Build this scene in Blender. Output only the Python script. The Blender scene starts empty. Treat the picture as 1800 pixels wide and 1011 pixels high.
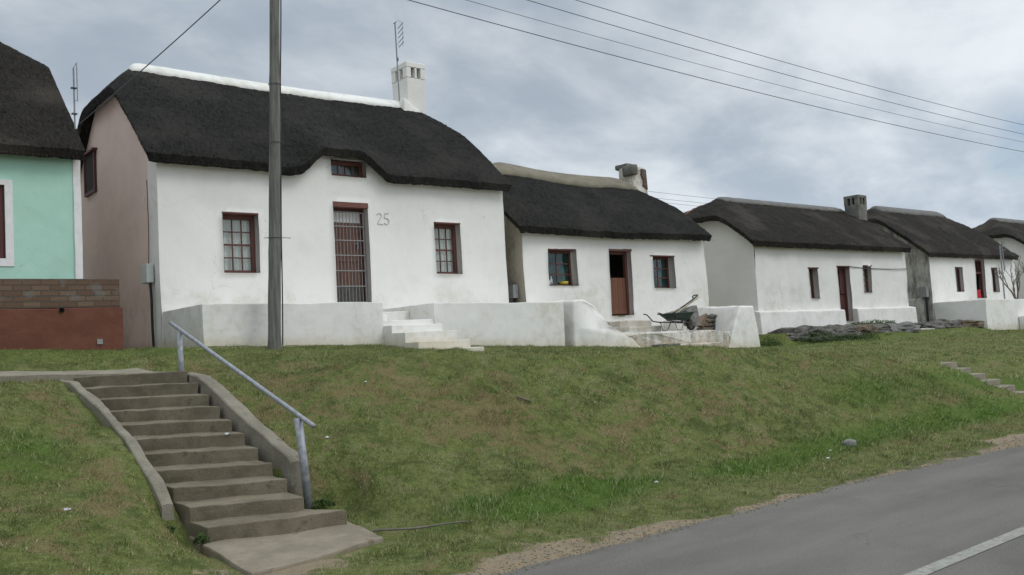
import bpy, bmesh, math, random
import numpy as np
from math import radians as R, sin, cos, pi
from mathutils import Vector, Matrix, noise

# ------------------------------------------------------------------ camera
sc = bpy.context.scene
COL = sc.collection
EYE = 1.7
TH = R(50.8275); PITCH = math.atan(99.3/1600.0); ROLL = math.atan(0.057)
cam_d = bpy.data.cameras.new('camera'); cam = bpy.data.objects.new('camera', cam_d); COL.objects.link(cam)
fwd = Vector((cos(TH)*cos(PITCH), sin(TH)*cos(PITCH), sin(PITCH)))
right = Vector((sin(TH), -cos(TH), 0)); up = right.cross(fwd)
m = Matrix((right, up, -fwd)).transposed()
m = m @ Matrix.Rotation(-ROLL, 3, 'Z')
cam.matrix_world = Matrix.Translation((0, 0, EYE)) @ m.to_4x4()
cam_d.sensor_width = 36; cam_d.lens = 36*1600/1800.0; cam_d.clip_end = 3000; cam_d.clip_start = 0.1
sc.camera = cam

# ------------------------------------------------------------------ light
SUN_EL, SUN_ROT = R(48), R(150)
sunv = Vector((sin(SUN_ROT)*cos(SUN_EL), cos(SUN_ROT)*cos(SUN_EL), sin(SUN_EL)))
ld = bpy.data.lights.new('sun', 'SUN'); ld.energy = 0.75; ld.angle = R(24); ld.color = (1.0, 0.95, 0.87)
lo = bpy.data.objects.new('sun', ld); COL.objects.link(lo)
lo.rotation_euler = sunv.to_track_quat('Z', 'Y').to_euler()
sc.view_settings.view_transform = 'Standard'; sc.view_settings.look = 'None'
sc.view_settings.exposure = 0.15; sc.view_settings.gamma = 1


class NT:
    """tiny node-tree helper"""
    def __init__(s, tree): s.t = tree
    def n(s, typ, ins=None, **props):
        nd = s.t.nodes.new(typ)
        for k, v in props.items(): setattr(nd, k, v)
        for k, v in (ins or {}).items():
            if isinstance(v, bpy.types.NodeSocket): s.t.links.new(v, nd.inputs[k])
            else: nd.inputs[k].default_value = v
        return nd
    def math(s, op, a, b=0.0, c=0.0, clamp=False):
        return s.n('ShaderNodeMath', {0: a, 1: b, 2: c}, operation=op, use_clamp=clamp).outputs[0]
    def noise(s, vec, scale, detail=4, rough=0.55, dist=0.0):
        return s.n('ShaderNodeTexNoise', {'Vector': vec, 'Scale': scale, 'Detail': detail, 'Roughness': rough, 'Distortion': dist}).outputs['Fac']
    def ramp(s, f, a, b, lo_=0.0, hi=1.0):
        return s.n('ShaderNodeMapRange', {'Value': f, 'From Min': a, 'From Max': b, 'To Min': lo_, 'To Max': hi}, interpolation_type='SMOOTHSTEP').outputs[0]
    def mix(s, f, a, b, blend='MIX'):
        nd = s.t.nodes.new('ShaderNodeMix'); nd.data_type = 'RGBA'; nd.blend_type = blend
        for k, v in ((0, f), (6, a), (7, b)):
            if isinstance(v, bpy.types.NodeSocket): s.t.links.new(v, nd.inputs[k])
            else: nd.inputs[k].default_value = v if k == 0 else (tuple(v)+(1,))[:4]
        return nd.outputs[2]
    def scale(s, vec, sx, sy, sz):
        return s.n('ShaderNodeMapping', {'Vector': vec, 'Scale': (sx, sy, sz)}).outputs[0]


world = bpy.data.worlds.new('World'); sc.world = world; world.use_nodes = True
w = NT(world.node_tree); world.node_tree.nodes.clear()
tc = w.n('ShaderNodeTexCoord').outputs['Generated']
sky = w.n('ShaderNodeTexSky', sky_type='NISHITA', sun_disc=False, sun_elevation=SUN_EL, sun_rotation=SUN_ROT)
bg1 = w.n('ShaderNodeBackground', {'Color': sky.outputs[0], 'Strength': 0.10})
sep = w.n('ShaderNodeSeparateXYZ', {0: tc})
zz = w.math('ADD', w.math('MAXIMUM', sep.outputs[2], 0.0), 0.34)
pv = w.n('ShaderNodeCombineXYZ', {0: w.math('DIVIDE', sep.outputs[0], zz), 1: w.math('DIVIDE', sep.outputs[1], zz), 2: 0.0}).outputs[0]
pv = w.n('ShaderNodeMapping', {'Vector': pv, 'Rotation': (0, 0, R(-28)), 'Scale': (0.9, 1.15, 1)}).outputs[0]
n1 = w.noise(pv, 1.15, 6, 0.5, 0.15)
n2 = w.noise(pv, 3.6, 6, 0.58, 0.2)
n3 = w.noise(w.scale(pv, 1, 1, 1), 0.35, 3, 0.5)
dens = w.math('ADD', w.math('MULTIPLY', n1, 0.6), w.math('MULTIPLY', n2, 0.4))
bright = w.ramp(dens, 0.37, 0.64)
ccol = w.mix(bright, (0.365, 0.43, 0.505), (0.73, 0.775, 0.815))
hor = w.ramp(sep.outputs[2], 0.0, 0.35, 1.16, 0.92)
ccol = w.mix(1.0, ccol, w.n('ShaderNodeCombineColor', {0: hor, 1: hor, 2: hor}).outputs[0], 'MULTIPLY')
dp = w.n('ShaderNodeVectorMath', {0: tc, 1: tuple(sunv)}, operation='DOT_PRODUCT').outputs['Value']
glow = w.math('MULTIPLY', w.ramp(dp, 0.0, 0.95, 1.0, 1.45), w.ramp(sep.outputs[2], 0.28, 0.85, 0.98, 1.6))     # the cloud deck is brightest round the hidden sun, behind the camera
bg2 = w.n('ShaderNodeBackground', {'Color': ccol, 'Strength': glow})
bd = Vector((0.909, 0.348, 0.1676)).normalized()    # where the deck opens on blue sky
dd = w.n('ShaderNodeVectorMath', {0: tc, 1: tuple(bd)}, operation='DOT_PRODUCT').outputs['Value']
hole = w.ramp(w.math('ADD', dd, w.math('MULTIPLY', w.math('SUBTRACT', n2, 0.5), 0.006)), 0.9986, 1.0003)
thin = w.ramp(n3, 0.66, 0.75, 0.0, 0.25)
fac = w.math('SUBTRACT', 1.0, w.math('MAXIMUM', w.math('MULTIPLY', hole, 0.85), thin))
mx = w.n('ShaderNodeMixShader', {0: fac, 1: bg1.outputs[0], 2: bg2.outputs[0]})
w.n('ShaderNodeOutputWorld', {0: mx.outputs[0]})

# ------------------------------------------------------------------ materials
def material(name, fn, rough=0.9, spec=0.3):
    mt = bpy.data.materials.new(name); mt.use_nodes = True; t = NT(mt.node_tree); mt.node_tree.nodes.clear()
    out = t.n('ShaderNodeOutputMaterial'); b = t.n('ShaderNodeBsdfPrincipled', {'Roughness': rough, 'Specular IOR Level': spec})
    pos = t.n('ShaderNodeNewGeometry').outputs['Position']
    r = fn(t, pos, b)
    col, h, dist = (r+(None, None))[:3] if isinstance(r, tuple) else (r, None, None)
    if isinstance(col, bpy.types.NodeSocket): t.t.links.new(col, b.inputs['Base Color'])
    else: b.inputs['Base Color'].default_value = tuple(col)+(1,)
    if h is not None:
        bp = t.n('ShaderNodeBump', {'Height': h, 'Distance': dist or 0.02, 'Strength': 1.0})
        t.t.links.new(bp.outputs[0], b.inputs['Normal'])
    t.t.links.new(b.outputs[0], out.inputs[0])
    return mt

def plaster(base, stain, stain_amt=0.35, dark=(0.20, 0.19, 0.16), low=2.9, high=3.4, dark_amt=0.0, flake=0.66):
    def fn(t, p, b):
        z = t.n('ShaderNodeSeparateXYZ', {0: p}).outputs[2]
        n = t.noise(p, 0.9, 5, 0.6); n2_ = t.noise(p, 5.0, 5, 0.65, 0.5); n4 = t.noise(p, 28, 3, 0.6)
        streak = t.noise(t.scale(p, 3.0, 3.0, 0.7), 1.6, 5, 0.6)
        c = t.mix(t.ramp(n, 0.3, 0.7), base, tuple(x*0.93 for x in base))
        lowm = t.ramp(z, low, high, 1.0, 0.0)        # rising damp and splashed soil on the lower wall
        st = t.math('MULTIPLY', t.ramp(t.math('ADD', t.math('MULTIPLY', n2_, 0.5), t.math('MULTIPLY', n, 0.5)), 0.46, 0.66), t.math('ADD', t.math('MULTIPLY', lowm, 0.8), 0.2))
        c = t.mix(t.math('MULTIPLY', st, stain_amt), c, stain)
        sp = t.ramp(t.noise(p, 9.0, 7, 0.75, 1.0), flake, flake+0.07)
        c = t.mix(t.math('MULTIPLY', t.math('MULTIPLY', sp, lowm), 0.35+dark_amt), c, dark)
        if dark_amt: c = t.mix(t.math('MULTIPLY', t.ramp(streak, 0.45, 0.68), dark_amt), c, dark)
        xx = t.n('ShaderNodeSeparateXYZ', {0: p}).outputs[0]
        gz_ = t.math('ADD', t.math('SUBTRACT', z, 2.22), t.math('MULTIPLY', t.math('MINIMUM', xx, 21.0), 0.048))     # height above the lawn
        spl = t.math('MULTIPLY', t.ramp(t.math('ADD', gz_, t.math('MULTIPLY', n2_, -0.25)), -0.12, 0.16, 1.0, 0.0), 0.42)
        c = t.mix(spl, c, tuple(a*b_ for a, b_ in zip(stain, (0.85, 0.72, 0.5))))
        wp = t.n('ShaderNodeVectorMath', {0: p, 1: t.n('ShaderNodeTexNoise', {'Vector': p, 'Scale': 1.6, 'Detail': 5.0}).outputs['Color']}, operation='ADD').outputs[0]
        vo = t.n('ShaderNodeTexVoronoi', {'Vector': wp, 'Scale': 0.7}, feature='DISTANCE_TO_EDGE').outputs['Distance']
        crack = t.math('MULTIPLY', t.ramp(vo, 0.0, 0.004, 0.35, 0.0), t.ramp(t.noise(p, 0.8, 3), 0.55, 0.63))
        c = t.mix(crack, c, tuple(x*0.4 for x in stain))
        h = t.math('ADD', t.math('MULTIPLY', n4, 0.10), t.math('ADD', t.math('MULTIPLY', n2_, 0.22), t.math('MULTIPLY', t.noise(p, 1.3, 2), 1.5)))
        return c, h, 0.022
    return fn

def speck(base, var=0.2, sc1=12, bump=0.004, alt=None, sc2=2.0):
    def fn(t, p, b):
        n = t.noise(p, sc1, 5, 0.65); n2_ = t.noise(p, sc2, 4, 0.6)
        c = t.mix(t.ramp(n, 0.3, 0.7), tuple(x*(1-var) for x in base), tuple(min(1, x*(1+var)) for x in base))
        if alt: c = t.mix(t.ramp(n2_, 0.42, 0.62), c, alt)
        return c, n, bump
    return fn

def thatch_fn(c0, c1, c2):
    def fn(t, p, b):
        fib = t.noise(t.scale(p, 26, 6, 9), 1.0, 5, 0.7)
        fine = t.noise(t.scale(p, 1.5, 0.8, 1), 30, 4, 0.8)
        lump = t.noise(t.scale(p, 1, 1.2, 1.4), 3.2, 5, 0.62)
        big = t.noise(p, 0.55, 4, 0.55)
        c = t.mix(t.ramp(fib, 0.3, 0.72), c0, c1)
        c = t.mix(t.math('MULTIPLY', t.ramp(fine, 0.56, 0.70), 0.6), c, c2)
        c = t.mix(t.math('MULTIPLY', t.ramp(big, 0.48, 0.68), 0.45), c, c2)
        h = t.math('ADD', t.math('MULTIPLY', fine, 0.6), t.math('ADD', t.math('MULTIPLY', fib, 0.7), t.math('MULTIPLY', lump, 1.3)))
        return c, h, 0.07
    return fn

def ground_fn(t, p, b):
    soil = t.n('ShaderNodeAttribute', attribute_name='soil').outputs['Fac']
    c, _ = grass_col(t, p)
    g = t.mix(t.ramp(t.noise(p, 75, 4, 0.8), 0.38, 0.62, 0.15, 0.8), c, (0.06, 0.058, 0.025))
    f = t.noise(p, 60, 4, 0.7)
    sand = t.mix(t.ramp(t.noise(p, 7, 5, 0.65), 0.35, 0.65), (0.29, 0.215, 0.13), (0.23, 0.19, 0.135))
    sand = t.mix(t.ramp(f, 0.45, 0.75), sand, (0.30, 0.27, 0.215))
    sm = t.ramp(t.math('ADD', soil, t.math('MULTIPLY', t.math('SUBTRACT', t.noise(p, 5.0, 6, 0.7), 0.5), 0.9)), 0.42, 0.58)
    c = t.mix(sm, g, sand)
    h = t.math('ADD', t.math('MULTIPLY', f, 0.5), t.noise(p, 9, 5, 0.7))
    return c, h, 0.03

def grass_col(t, p):
    """albedo of the turf: olive green with dead straw and brown patches, lush where the bank ends"""
    big = t.noise(t.scale(p, 1, 1, 1.6), 0.8, 6, 0.68, 0.9)
    mid = t.noise(p, 2.7, 6, 0.72, 0.9)
    sm = t.noise(p, 11.0, 5, 0.75)
    lush = t.n('ShaderNodeAttribute', attribute_name='lush').outputs['Fac']
    dry = t.n('ShaderNodeAttribute', attribute_name='dry').outputs['Fac']
    c = t.mix(t.ramp(sm, 0.3, 0.7), (0.105, 0.146, 0.032), (0.232, 0.268, 0.084))
    c = t.mix(t.ramp(mid, 0.48, 0.66), c, (0.265, 0.27, 0.12))
    k = t.math('ADD', t.math('MULTIPLY', big, 0.5), t.math('MULTIPLY', mid, 0.5))
    k = t.math('ADD', k, t.math('MULTIPLY', dry, 0.085))
    dk = t.noise(t.scale(p, 1, 1, 1.5), 1.5, 6, 0.75, 1.2)
    c = t.mix(t.ramp(dk, 0.5, 0.62, 0, 0.7), c, (0.060, 0.094, 0.022))  # darker patches put into the colour for the relief shading the bank lacks
    c = t.mix(t.ramp(k, 0.53, 0.62, 0, 0.72), c, (0.26, 0.19, 0.095))
    c = t.mix(t.ramp(t.math('ADD', lush, t.math('MULTIPLY', t.math('SUBTRACT', mid, 0.5), 1.1)), 0.42, 0.72, 0, 0.85), c, (0.082, 0.178, 0.018))
    return c, k

def blade_fn(t, p, b):
    c, _ = grass_col(t, p)
    rnd = t.n('ShaderNodeAttribute', attribute_name='rnd').outputs['Fac']
    c = t.mix(t.ramp(rnd, 0.74, 0.88, 0, 0.7), c, (0.50, 0.47, 0.29))
    c = t.mix(t.ramp(rnd, 0.0, 0.35, 0.6, 0.0), c, (0.035, 0.055, 0.014))
    b.inputs['Roughness'].default_value = 0.8
    return c

def asphalt_fn(t, p, b):
    f = t.noise(p, 90, 3, 0.7); n = t.noise(t.scale(p, 0.25, 1, 1), 1.3, 5, 0.6); st = t.noise(p, 220, 2, 0.5)
    c = t.mix(t.ramp(n, 0.35, 0.65), (0.175, 0.163, 0.143), (0.225, 0.210, 0.184))
    c = t.mix(t.ramp(f, 0.35, 0.7), t.mix(0.25, c, (0.07, 0.07, 0.07)), c)
    c = t.mix(t.ramp(st, 0.58, 0.68, 0, 0.6), c, (0.34, 0.33, 0.30))
    c = t.mix(t.ramp(t.noise(p, 0.9, 4, 0.6), 0.5, 0.7, 0, 0.35), c, (0.115, 0.112, 0.105))
    vor = t.n('ShaderNodeTexVoronoi', {'Vector': t.n('ShaderNodeVectorMath', {0: p, 1: t.n('ShaderNodeTexNoise', {'Vector': p, 'Scale': 2.0, 'Detail': 4.0}).outputs['Color']}, operation='ADD').outputs[0], 'Scale': 0.45}, feature='DISTANCE_TO_EDGE').outputs['Distance']
    c = t.mix(t.math('MULTIPLY', t.ramp(vor, 0.0, 0.008, 0.22, 0.0), t.ramp(t.noise(p, 0.7, 2), 0.5, 0.6)), c, (0.05, 0.05, 0.05))
    b.inputs['Roughness'].default_value = 0.95; b.inputs['Specular IOR Level'].default_value = 0.12
    return c, t.math('ADD', f, st), 0.008

def brick_fn(t, p, b):
    q = t.n('ShaderNodeSeparateXYZ', {0: p})
    v = t.n('ShaderNodeCombineXYZ', {0: t.math('ADD', q.outputs[0], q.outputs[1]), 1: q.outputs[2], 2: 0.0}).outputs[0]
    v = t.n('ShaderNodeVectorMath', {0: v, 1: t.n('ShaderNodeVectorMath', {0: t.n('ShaderNodeTexNoise', {'Vector': p, 'Scale': 6.0}).outputs['Color'], 'Scale': 0.012}, operation='SCALE').outputs[0]}, operation='ADD').outputs[0]
    br = t.n('ShaderNodeTexBrick', {'Vector': v, 'Color1': (0.115, 0.066, 0.043, 1), 'Color2': (0.16, 0.112, 0.074, 1), 'Mortar': (0.085, 0.072, 0.057, 1), 'Scale': 1.0, 'Mortar Size': 0.009, 'Brick Width': 0.25, 'Row Height': 0.083})
    c = t.mix(t.ramp(t.noise(p, 4.0, 3), 0.55, 0.65, 0, 0.5), br.outputs[0], (0.15, 0.155, 0.15))
    return c, t.math('ADD', t.math('MULTIPLY', br.outputs['Fac'], -1.0), t.math('MULTIPLY', t.noise(p, 30, 4), 0.6)), 0.012

def wood_fn(c0, c1, step=0.0):
    def fn(t, p, b):
        g = t.noise(t.scale(p, 30, 30, 1.5), 1.0, 4, 0.6)
        c = t.mix(t.ramp(g, 0.3, 0.7), c0, c1)
        b.inputs['Roughness'].default_value = 0.6
        return c, g, 0.003
    return fn

def pole_fn(t, p, b):
    g = t.noise(t.scale(p, 22, 22, 1.1), 1.0, 6, 0.7)
    c = t.mix(t.ramp(g, 0.3, 0.7), (0.085, 0.083, 0.074), (0.20, 0.195, 0.175))
    c = t.mix(t.ramp(t.noise(p, 1.5, 4), 0.5, 0.7, 0, 0.5), c, (0.16, 0.165, 0.135))
    return c, g, 0.012

def rust_paint(t, p, b):
    c = t.mix(t.ramp(t.noise(p, 1.6, 5, 0.6), 0.35, 0.65), (0.155, 0.060, 0.038), (0.12, 0.046, 0.030))
    c = t.mix(t.ramp(t.noise(p, 14, 5, 0.7), 0.68, 0.74, 0, 0.7), c, (0.45, 0.42, 0.38))
    return c, t.noise(p, 5, 5, 0.6), 0.02

def steel_fn(t, p, b):
    b.inputs['Metallic'].default_value = 0.35; b.inputs['Roughness'].default_value = 0.55
    n = t.noise(p, 18, 4, 0.6)
    return t.mix(t.ramp(n, 0.35, 0.7), (0.34, 0.352, 0.375), (0.22, 0.225, 0.24)), n, 0.002

def concrete_fn(c0, c1, dark):
    def fn(t, p, b):
        n = t.noise(p, 3.0, 6, 0.65); f = t.noise(p, 55, 4, 0.7)
        c = t.mix(t.ramp(n, 0.35, 0.65), c0, c1)
        c = t.mix(t.ramp(f, 0.55, 0.75, 0, 0.5), c, tuple(min(1, x*1.5) for x in c1))
        c = t.mix(t.ramp(t.noise(p, 6, 6, 0.7), 0.56, 0.70, 0, 0.7), c, dark)
        return c, t.math('ADD', n, t.math('MULTIPLY', f, 0.4)), 0.02
    return fn

def glass_mat(name, tint, alpha):
    mt = bpy.data.materials.new(name); mt.use_nodes = True; t = NT(mt.node_tree); mt.node_tree.nodes.clear()
    out = t.n('ShaderNodeOutputMaterial')
    p = t.n('ShaderNodeNewGeometry').outputs['Position']
    bp = t.n('ShaderNodeBump', {'Height': t.noise(p, 2.2, 2), 'Distance': 0.01})
    gl = t.n('ShaderNodeBsdfGlossy', {'Color': (0.85, 0.9, 0.95, 1), 'Roughness': 0.04, 'Normal': bp.outputs[0]})
    tr = t.n('ShaderNodeBsdfTransparent', {'Color': tint+(1,)})
    fr = t.n('ShaderNodeFresnel', {'IOR': 1.5})
    bf = t.n('ShaderNodeNewGeometry').outputs['Backfacing']      # the far side of the pane adds no second mirror
    f = t.math('MULTIPLY', t.math('ADD', t.math('MULTIPLY', fr.outputs[0], 1.3), alpha), t.math('SUBTRACT', 1.0, bf))
    mx_ = t.n('ShaderNodeMixShader', {0: f, 1: tr.outputs[0], 2: gl.outputs[0]})
    t.t.links.new(mx_.outputs[0], out.inputs[0])
    return mt

M = {}
M['white'] = material('white limewash', plaster((0.775, 0.76, 0.72), (0.55, 0.52, 0.43), 0.55))
M['white_low'] = material('weathered limewash', plaster((0.755, 0.74, 0.70), (0.55, 0.52, 0.43), 0.7, (0.28, 0.26, 0.20), 9, 10, 0.04))
M['white_dirty'] = material('flaking limewash', plaster((0.66, 0.64, 0.59), (0.45, 0.38, 0.28), 0.95, (0.14, 0.135, 0.115), 9, 10, 0.5, 0.55))
M['pink'] = material('faded pink plaster', plaster((0.72, 0.575, 0.505), (0.50, 0.375, 0.32), 0.75, (0.12, 0.10, 0.085), 2.3, 3.6))
M['greywall'] = material('shaded grey plaster', plaster((0.68, 0.65, 0.60), (0.58, 0.555, 0.505), 0.6, (0.2, 0.2, 0.18), 2, 2.5))  # greyer than the limewash: the gable's lack of sun is in the colour
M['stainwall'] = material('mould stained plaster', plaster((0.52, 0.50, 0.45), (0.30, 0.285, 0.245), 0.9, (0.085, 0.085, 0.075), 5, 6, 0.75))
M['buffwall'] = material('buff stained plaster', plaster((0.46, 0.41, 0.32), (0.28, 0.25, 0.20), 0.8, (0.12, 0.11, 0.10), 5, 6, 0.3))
M['mint'] = material('mint green paint', plaster((0.42, 0.67, 0.55), (0.36, 0.57, 0.47), 0.4, (0.25, 0.35, 0.3), 3.3, 3.6))
M['trim'] = material('off white paint', speck((0.72, 0.71, 0.70), 0.06, 9, 0.004))
M['cap_white'] = material('painted white ridge cap', plaster((0.74, 0.735, 0.69), (0.52, 0.49, 0.39), 0.6, (0.2, 0.2, 0.17), 30, 31, 0.12))
M['cap_grey'] = material('cement ridge cap', concrete_fn((0.15, 0.132, 0.097), (0.205, 0.183, 0.135), (0.11, 0.095, 0.06)))
M['cap_steel'] = material('grey cement ridge cap', concrete_fn((0.115, 0.112, 0.104), (0.16, 0.156, 0.144), (0.07, 0.068, 0.06)))
M['thatch'] = material('black weathered thatch', thatch_fn((0.010, 0.0098, 0.009), (0.036, 0.034, 0.030), (0.062, 0.057, 0.048)), 0.95, 0.15)
M['thatch_old'] = material('brown weathered thatch', thatch_fn((0.012, 0.011, 0.009), (0.042, 0.036, 0.029), (0.10, 0.086, 0.066)), 0.95, 0.15)
M['chim_dark'] = material('sooty plaster', concrete_fn((0.10, 0.10, 0.09), (0.20, 0.19, 0.165), (0.035, 0.035, 0.033)))
M['hollow'] = material('soot black', speck((0.008, 0.008, 0.008), 0.2), 1.0, 0.0)  # shade inside the smoke slots and pipe mouth, put into a near-black colour
M['brick'] = material('brown brick', brick_fn)
M['rustp'] = material('rust red paint', rust_paint)
M['redwood'] = material('red brown paint', wood_fn((0.095, 0.040, 0.031), (0.135, 0.058, 0.046)))
M['maroon'] = material('maroon paint', wood_fn((0.075, 0.028, 0.026), (0.11, 0.04, 0.036)))
M['doorwood'] = material('varnished door boards', wood_fn((0.125, 0.062, 0.045), (0.175, 0.092, 0.068)))
M['doorbrown'] = material('orange brown door boards', wood_fn((0.13, 0.055, 0.032), (0.18, 0.078, 0.046)))
M['kick'] = material('grey kick plate', speck((0.09, 0.085, 0.08), 0.2))
M['lintel'] = material('lintel red paint', wood_fn((0.14, 0.055, 0.043), (0.175, 0.072, 0.056)))
M['gate'] = material('grey gate paint', speck((0.24, 0.24, 0.235), 0.12))
M['glass'] = glass_mat('window glass', (0.92, 0.94, 0.92), 0.0)
M['glass_teal'] = glass_mat('old window glass', (0.62, 0.74, 0.72), 0.0)
M['lace'] = material('lace curtain', lambda t, p, b: (t.mix(t.ramp(t.noise(t.scale(p, 60, 60, 60), 1.0, 2), 0.52, 0.6, 0, 0.45), (0.85, 0.85, 0.83), (0.35, 0.35, 0.34))))
M['teal'] = material('teal curtain', speck((0.11, 0.22, 0.21), 0.2, 6, 0.002))
M['bluegrey'] = material('blue grey curtain', speck((0.17, 0.22, 0.235), 0.2, 6, 0.002))
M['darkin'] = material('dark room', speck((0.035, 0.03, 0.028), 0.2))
M['road'] = material('asphalt', asphalt_fn)
M['line'] = material('worn road paint', lambda t, p, b: (t.mix(t.ramp(t.noise(p, 18, 6, 0.8), 0.42, 0.62, 0, 0.85), (0.31, 0.305, 0.27), (0.19, 0.18, 0.16)), t.noise(p, 90, 3), 0.004))
M['ground'] = material('turf and soil', ground_fn, 0.95, 0.1)
M['blade'] = material('grass blades', blade_fn, 0.8, 0.15)
M['step'] = material('old stair concrete', concrete_fn((0.135, 0.112, 0.076), (0.20, 0.170, 0.118), (0.068, 0.056, 0.034)))
M['curb'] = material('rough stringer concrete', concrete_fn((0.17, 0.152, 0.115), (0.25, 0.225, 0.175), (0.085, 0.074, 0.048)))
M['slab'] = material('sandy concrete', concrete_fn((0.20, 0.168, 0.122), (0.275, 0.232, 0.172), (0.13, 0.10, 0.066)))
M['path'] = material('path concrete', concrete_fn((0.21, 0.185, 0.14), (0.27, 0.24, 0.185), (0.13, 0.11, 0.07)))
M['steel'] = material('galvanised steel', steel_fn, 0.5)
M['pole'] = material('weathered pole timber', pole_fn)
M['black'] = material('black plastic', speck((0.015, 0.015, 0.018), 0.2), 0.5)
M['wire'] = material('wire', speck((0.09, 0.09, 0.10), 0.1), 0.6)
M['alu'] = material('dull aluminium', speck((0.24, 0.25, 0.26), 0.15), 0.5)
M['box'] = material('meter box enamel', speck((0.46, 0.49, 0.45), 0.06), 0.5)
M['green'] = material('green enamel', speck((0.018, 0.042, 0.032), 0.3, 14, 0.003, (0.045, 0.05, 0.04)), 0.5)
M['darksteel'] = material('dark tube steel', speck((0.045, 0.048, 0.05), 0.25), 0.5)
M['grime'] = material('cement crusted steel', speck((0.19, 0.185, 0.17), 0.25))
M['rubber'] = material('tyre rubber', speck((0.03, 0.03, 0.03), 0.2))
M['handle'] = material('ash handle', wood_fn((0.36, 0.31, 0.22), (0.46, 0.40, 0.30)))
M['rock'] = material('dark rock', concrete_fn((0.075, 0.07, 0.062), (0.15, 0.14, 0.12), (0.028, 0.026, 0.022)))
M['rock_brown'] = material('earthy rock', concrete_fn((0.095, 0.07, 0.048), (0.155, 0.12, 0.085), (0.035, 0.028, 0.02)))
M['rock_pale'] = material('pale rock', concrete_fn((0.14, 0.138, 0.13), (0.20, 0.195, 0.18), (0.08, 0.08, 0.07)))
M['stepstone'] = material('door step stone', concrete_fn((0.42, 0.38, 0.31), (0.55, 0.52, 0.46), (0.28, 0.19, 0.13)))
M['bark'] = material('grey twig bark', speck((0.15, 0.13, 0.11), 0.25))
M['leaf'] = material('weed leaves', speck((0.05, 0.085, 0.022), 0.35, 20))
M['paper'] = material('litter paper', speck((0.55, 0.56, 0.57), 0.1))
M['red'] = material('red cloth', speck((0.50, 0.02, 0.03), 0.15))
M['yellow'] = material('yellow plastic', speck((0.55, 0.42, 0.04), 0.1), 0.4)
M['cardb'] = material('brown board', wood_fn((0.12, 0.08, 0.05), (0.17, 0.115, 0.075)))
M['numeral'] = material('shadowed numeral relief', speck((0.52, 0.50, 0.46), 0.06))  # same coat as the wall; the relief's shadowing is put into this grey
M['tin'] = material('red tin flashing', speck((0.22, 0.10, 0.08), 0.2))

# ------------------------------------------------------------------ object helpers
def link(name, bm, mat, parent=None, smooth=False, angle=None):
    me = bpy.data.meshes.new(name)
    bm.normal_update(); bm.to_mesh(me); bm.free()
    for mt in (mat if isinstance(mat, (list, tuple)) else [mat]): me.materials.append(mt)
    if smooth: me.polygons.foreach_set('use_smooth', [True]*len(me.polygons))
    o = bpy.data.objects.new(name, me); COL.objects.link(o)
    if parent: o.parent = parent; o.matrix_parent_inverse = Matrix.Translation(-Vector(world_loc(parent)))
    return o
def world_loc(o):
    v = Vector(o.location)
    return v if o.parent is None else Vector(o.get('_wl', (0, 0, 0)))
def part(name, bm, mat, parent, smooth=False, label=None):
    """mesh in world coordinates, parented so that it stays there"""
    root = parent
    while root.parent: root = root.parent
    o = link(name, bm, mat, None, smooth)
    o.parent = parent
    if parent is root: o.matrix_parent_inverse = Matrix.Translation(-Vector(root.location))
    if label: o['label'] = label
    return o
def thing(name, label, cat, loc=(0, 0, 0), group=None):
    o = bpy.data.objects.new(name, None); o.empty_display_size = 0.3; COL.objects.link(o); o.location = loc
    return tag(o, label, cat, group)
def tag(o, label, cat, group=None):
    o['label'] = label; o['category'] = cat
    if group: o['group'] = group
    return o
def struct(name, bm, mat, smooth=False):
    o = link(name, bm, mat, None, smooth); o['kind'] = 'structure'; return o

def box(bm, x0, y0, z0, x1, y1, z1, mi=0):
    vs = [bm.verts.new((x, y, z)) for z in (z0, z1) for y in (y0, y1) for x in (x0, x1)]
    for f in ((0, 2, 3, 1), (4, 5, 7, 6), (0, 1, 5, 4), (2, 6, 7, 3), (0, 4, 6, 2), (1, 3, 7, 5)):
        bm.faces.new([vs[i] for i in f]).material_index = mi
def hexa(bm, b4, t4, mi=0):
    b = [bm.verts.new(v) for v in b4]; t = [bm.verts.new(v) for v in t4]
    bm.faces.new(b[::-1]).material_index = mi; bm.faces.new(t).material_index = mi
    for i in range(4): bm.faces.new((b[i], b[(i+1) % 4], t[(i+1) % 4], t[i])).material_index = mi
def prism(bm, prof, y0, y1, slant=0.0, mi=0):
    """prof: list of (x,z), extruded y0..y1"""
    a = [bm.verts.new((x, y0, z)) for x, z in prof]; b = [bm.verts.new((x+slant, y1, z)) for x, z in prof]
    bm.faces.new(a).material_index = mi; bm.faces.new(b[::-1]).material_index = mi
    n = len(prof)
    for i in range(n): bm.faces.new((a[i], b[i], b[(i+1) % n], a[(i+1) % n])).material_index = mi
def tube(bm, pts, r, seg=8, r2=None, mi=0, caps=True):
    pts = [Vector(p) for p in pts]; rings = []
    n = len(pts); u = None
    for i, p in enumerate(pts):
        d = (pts[min(i+1, n-1)]-pts[max(i-1, 0)]).normalized()
        if u is None:
            u = d.orthogonal().normalized()
        else:
            u = (u-d*u.dot(d)).normalized()
        v = d.cross(u); rr = (r[i] if isinstance(r, (list, tuple)) else (r if r2 is None else r+(r2-r)*i/(n-1)))
        rings.append([bm.verts.new(p+(u*cos(2*pi*k/seg)+v*sin(2*pi*k/seg))*rr) for k in range(seg)])
    for a, b in zip(rings, rings[1:]):
        for k in range(seg): bm.faces.new((a[k], a[(k+1) % seg], b[(k+1) % seg], b[k])).material_index = mi
    if caps: bm.faces.new(rings[0][::-1]).material_index = mi; bm.faces.new(rings[-1]).material_index = mi
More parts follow.
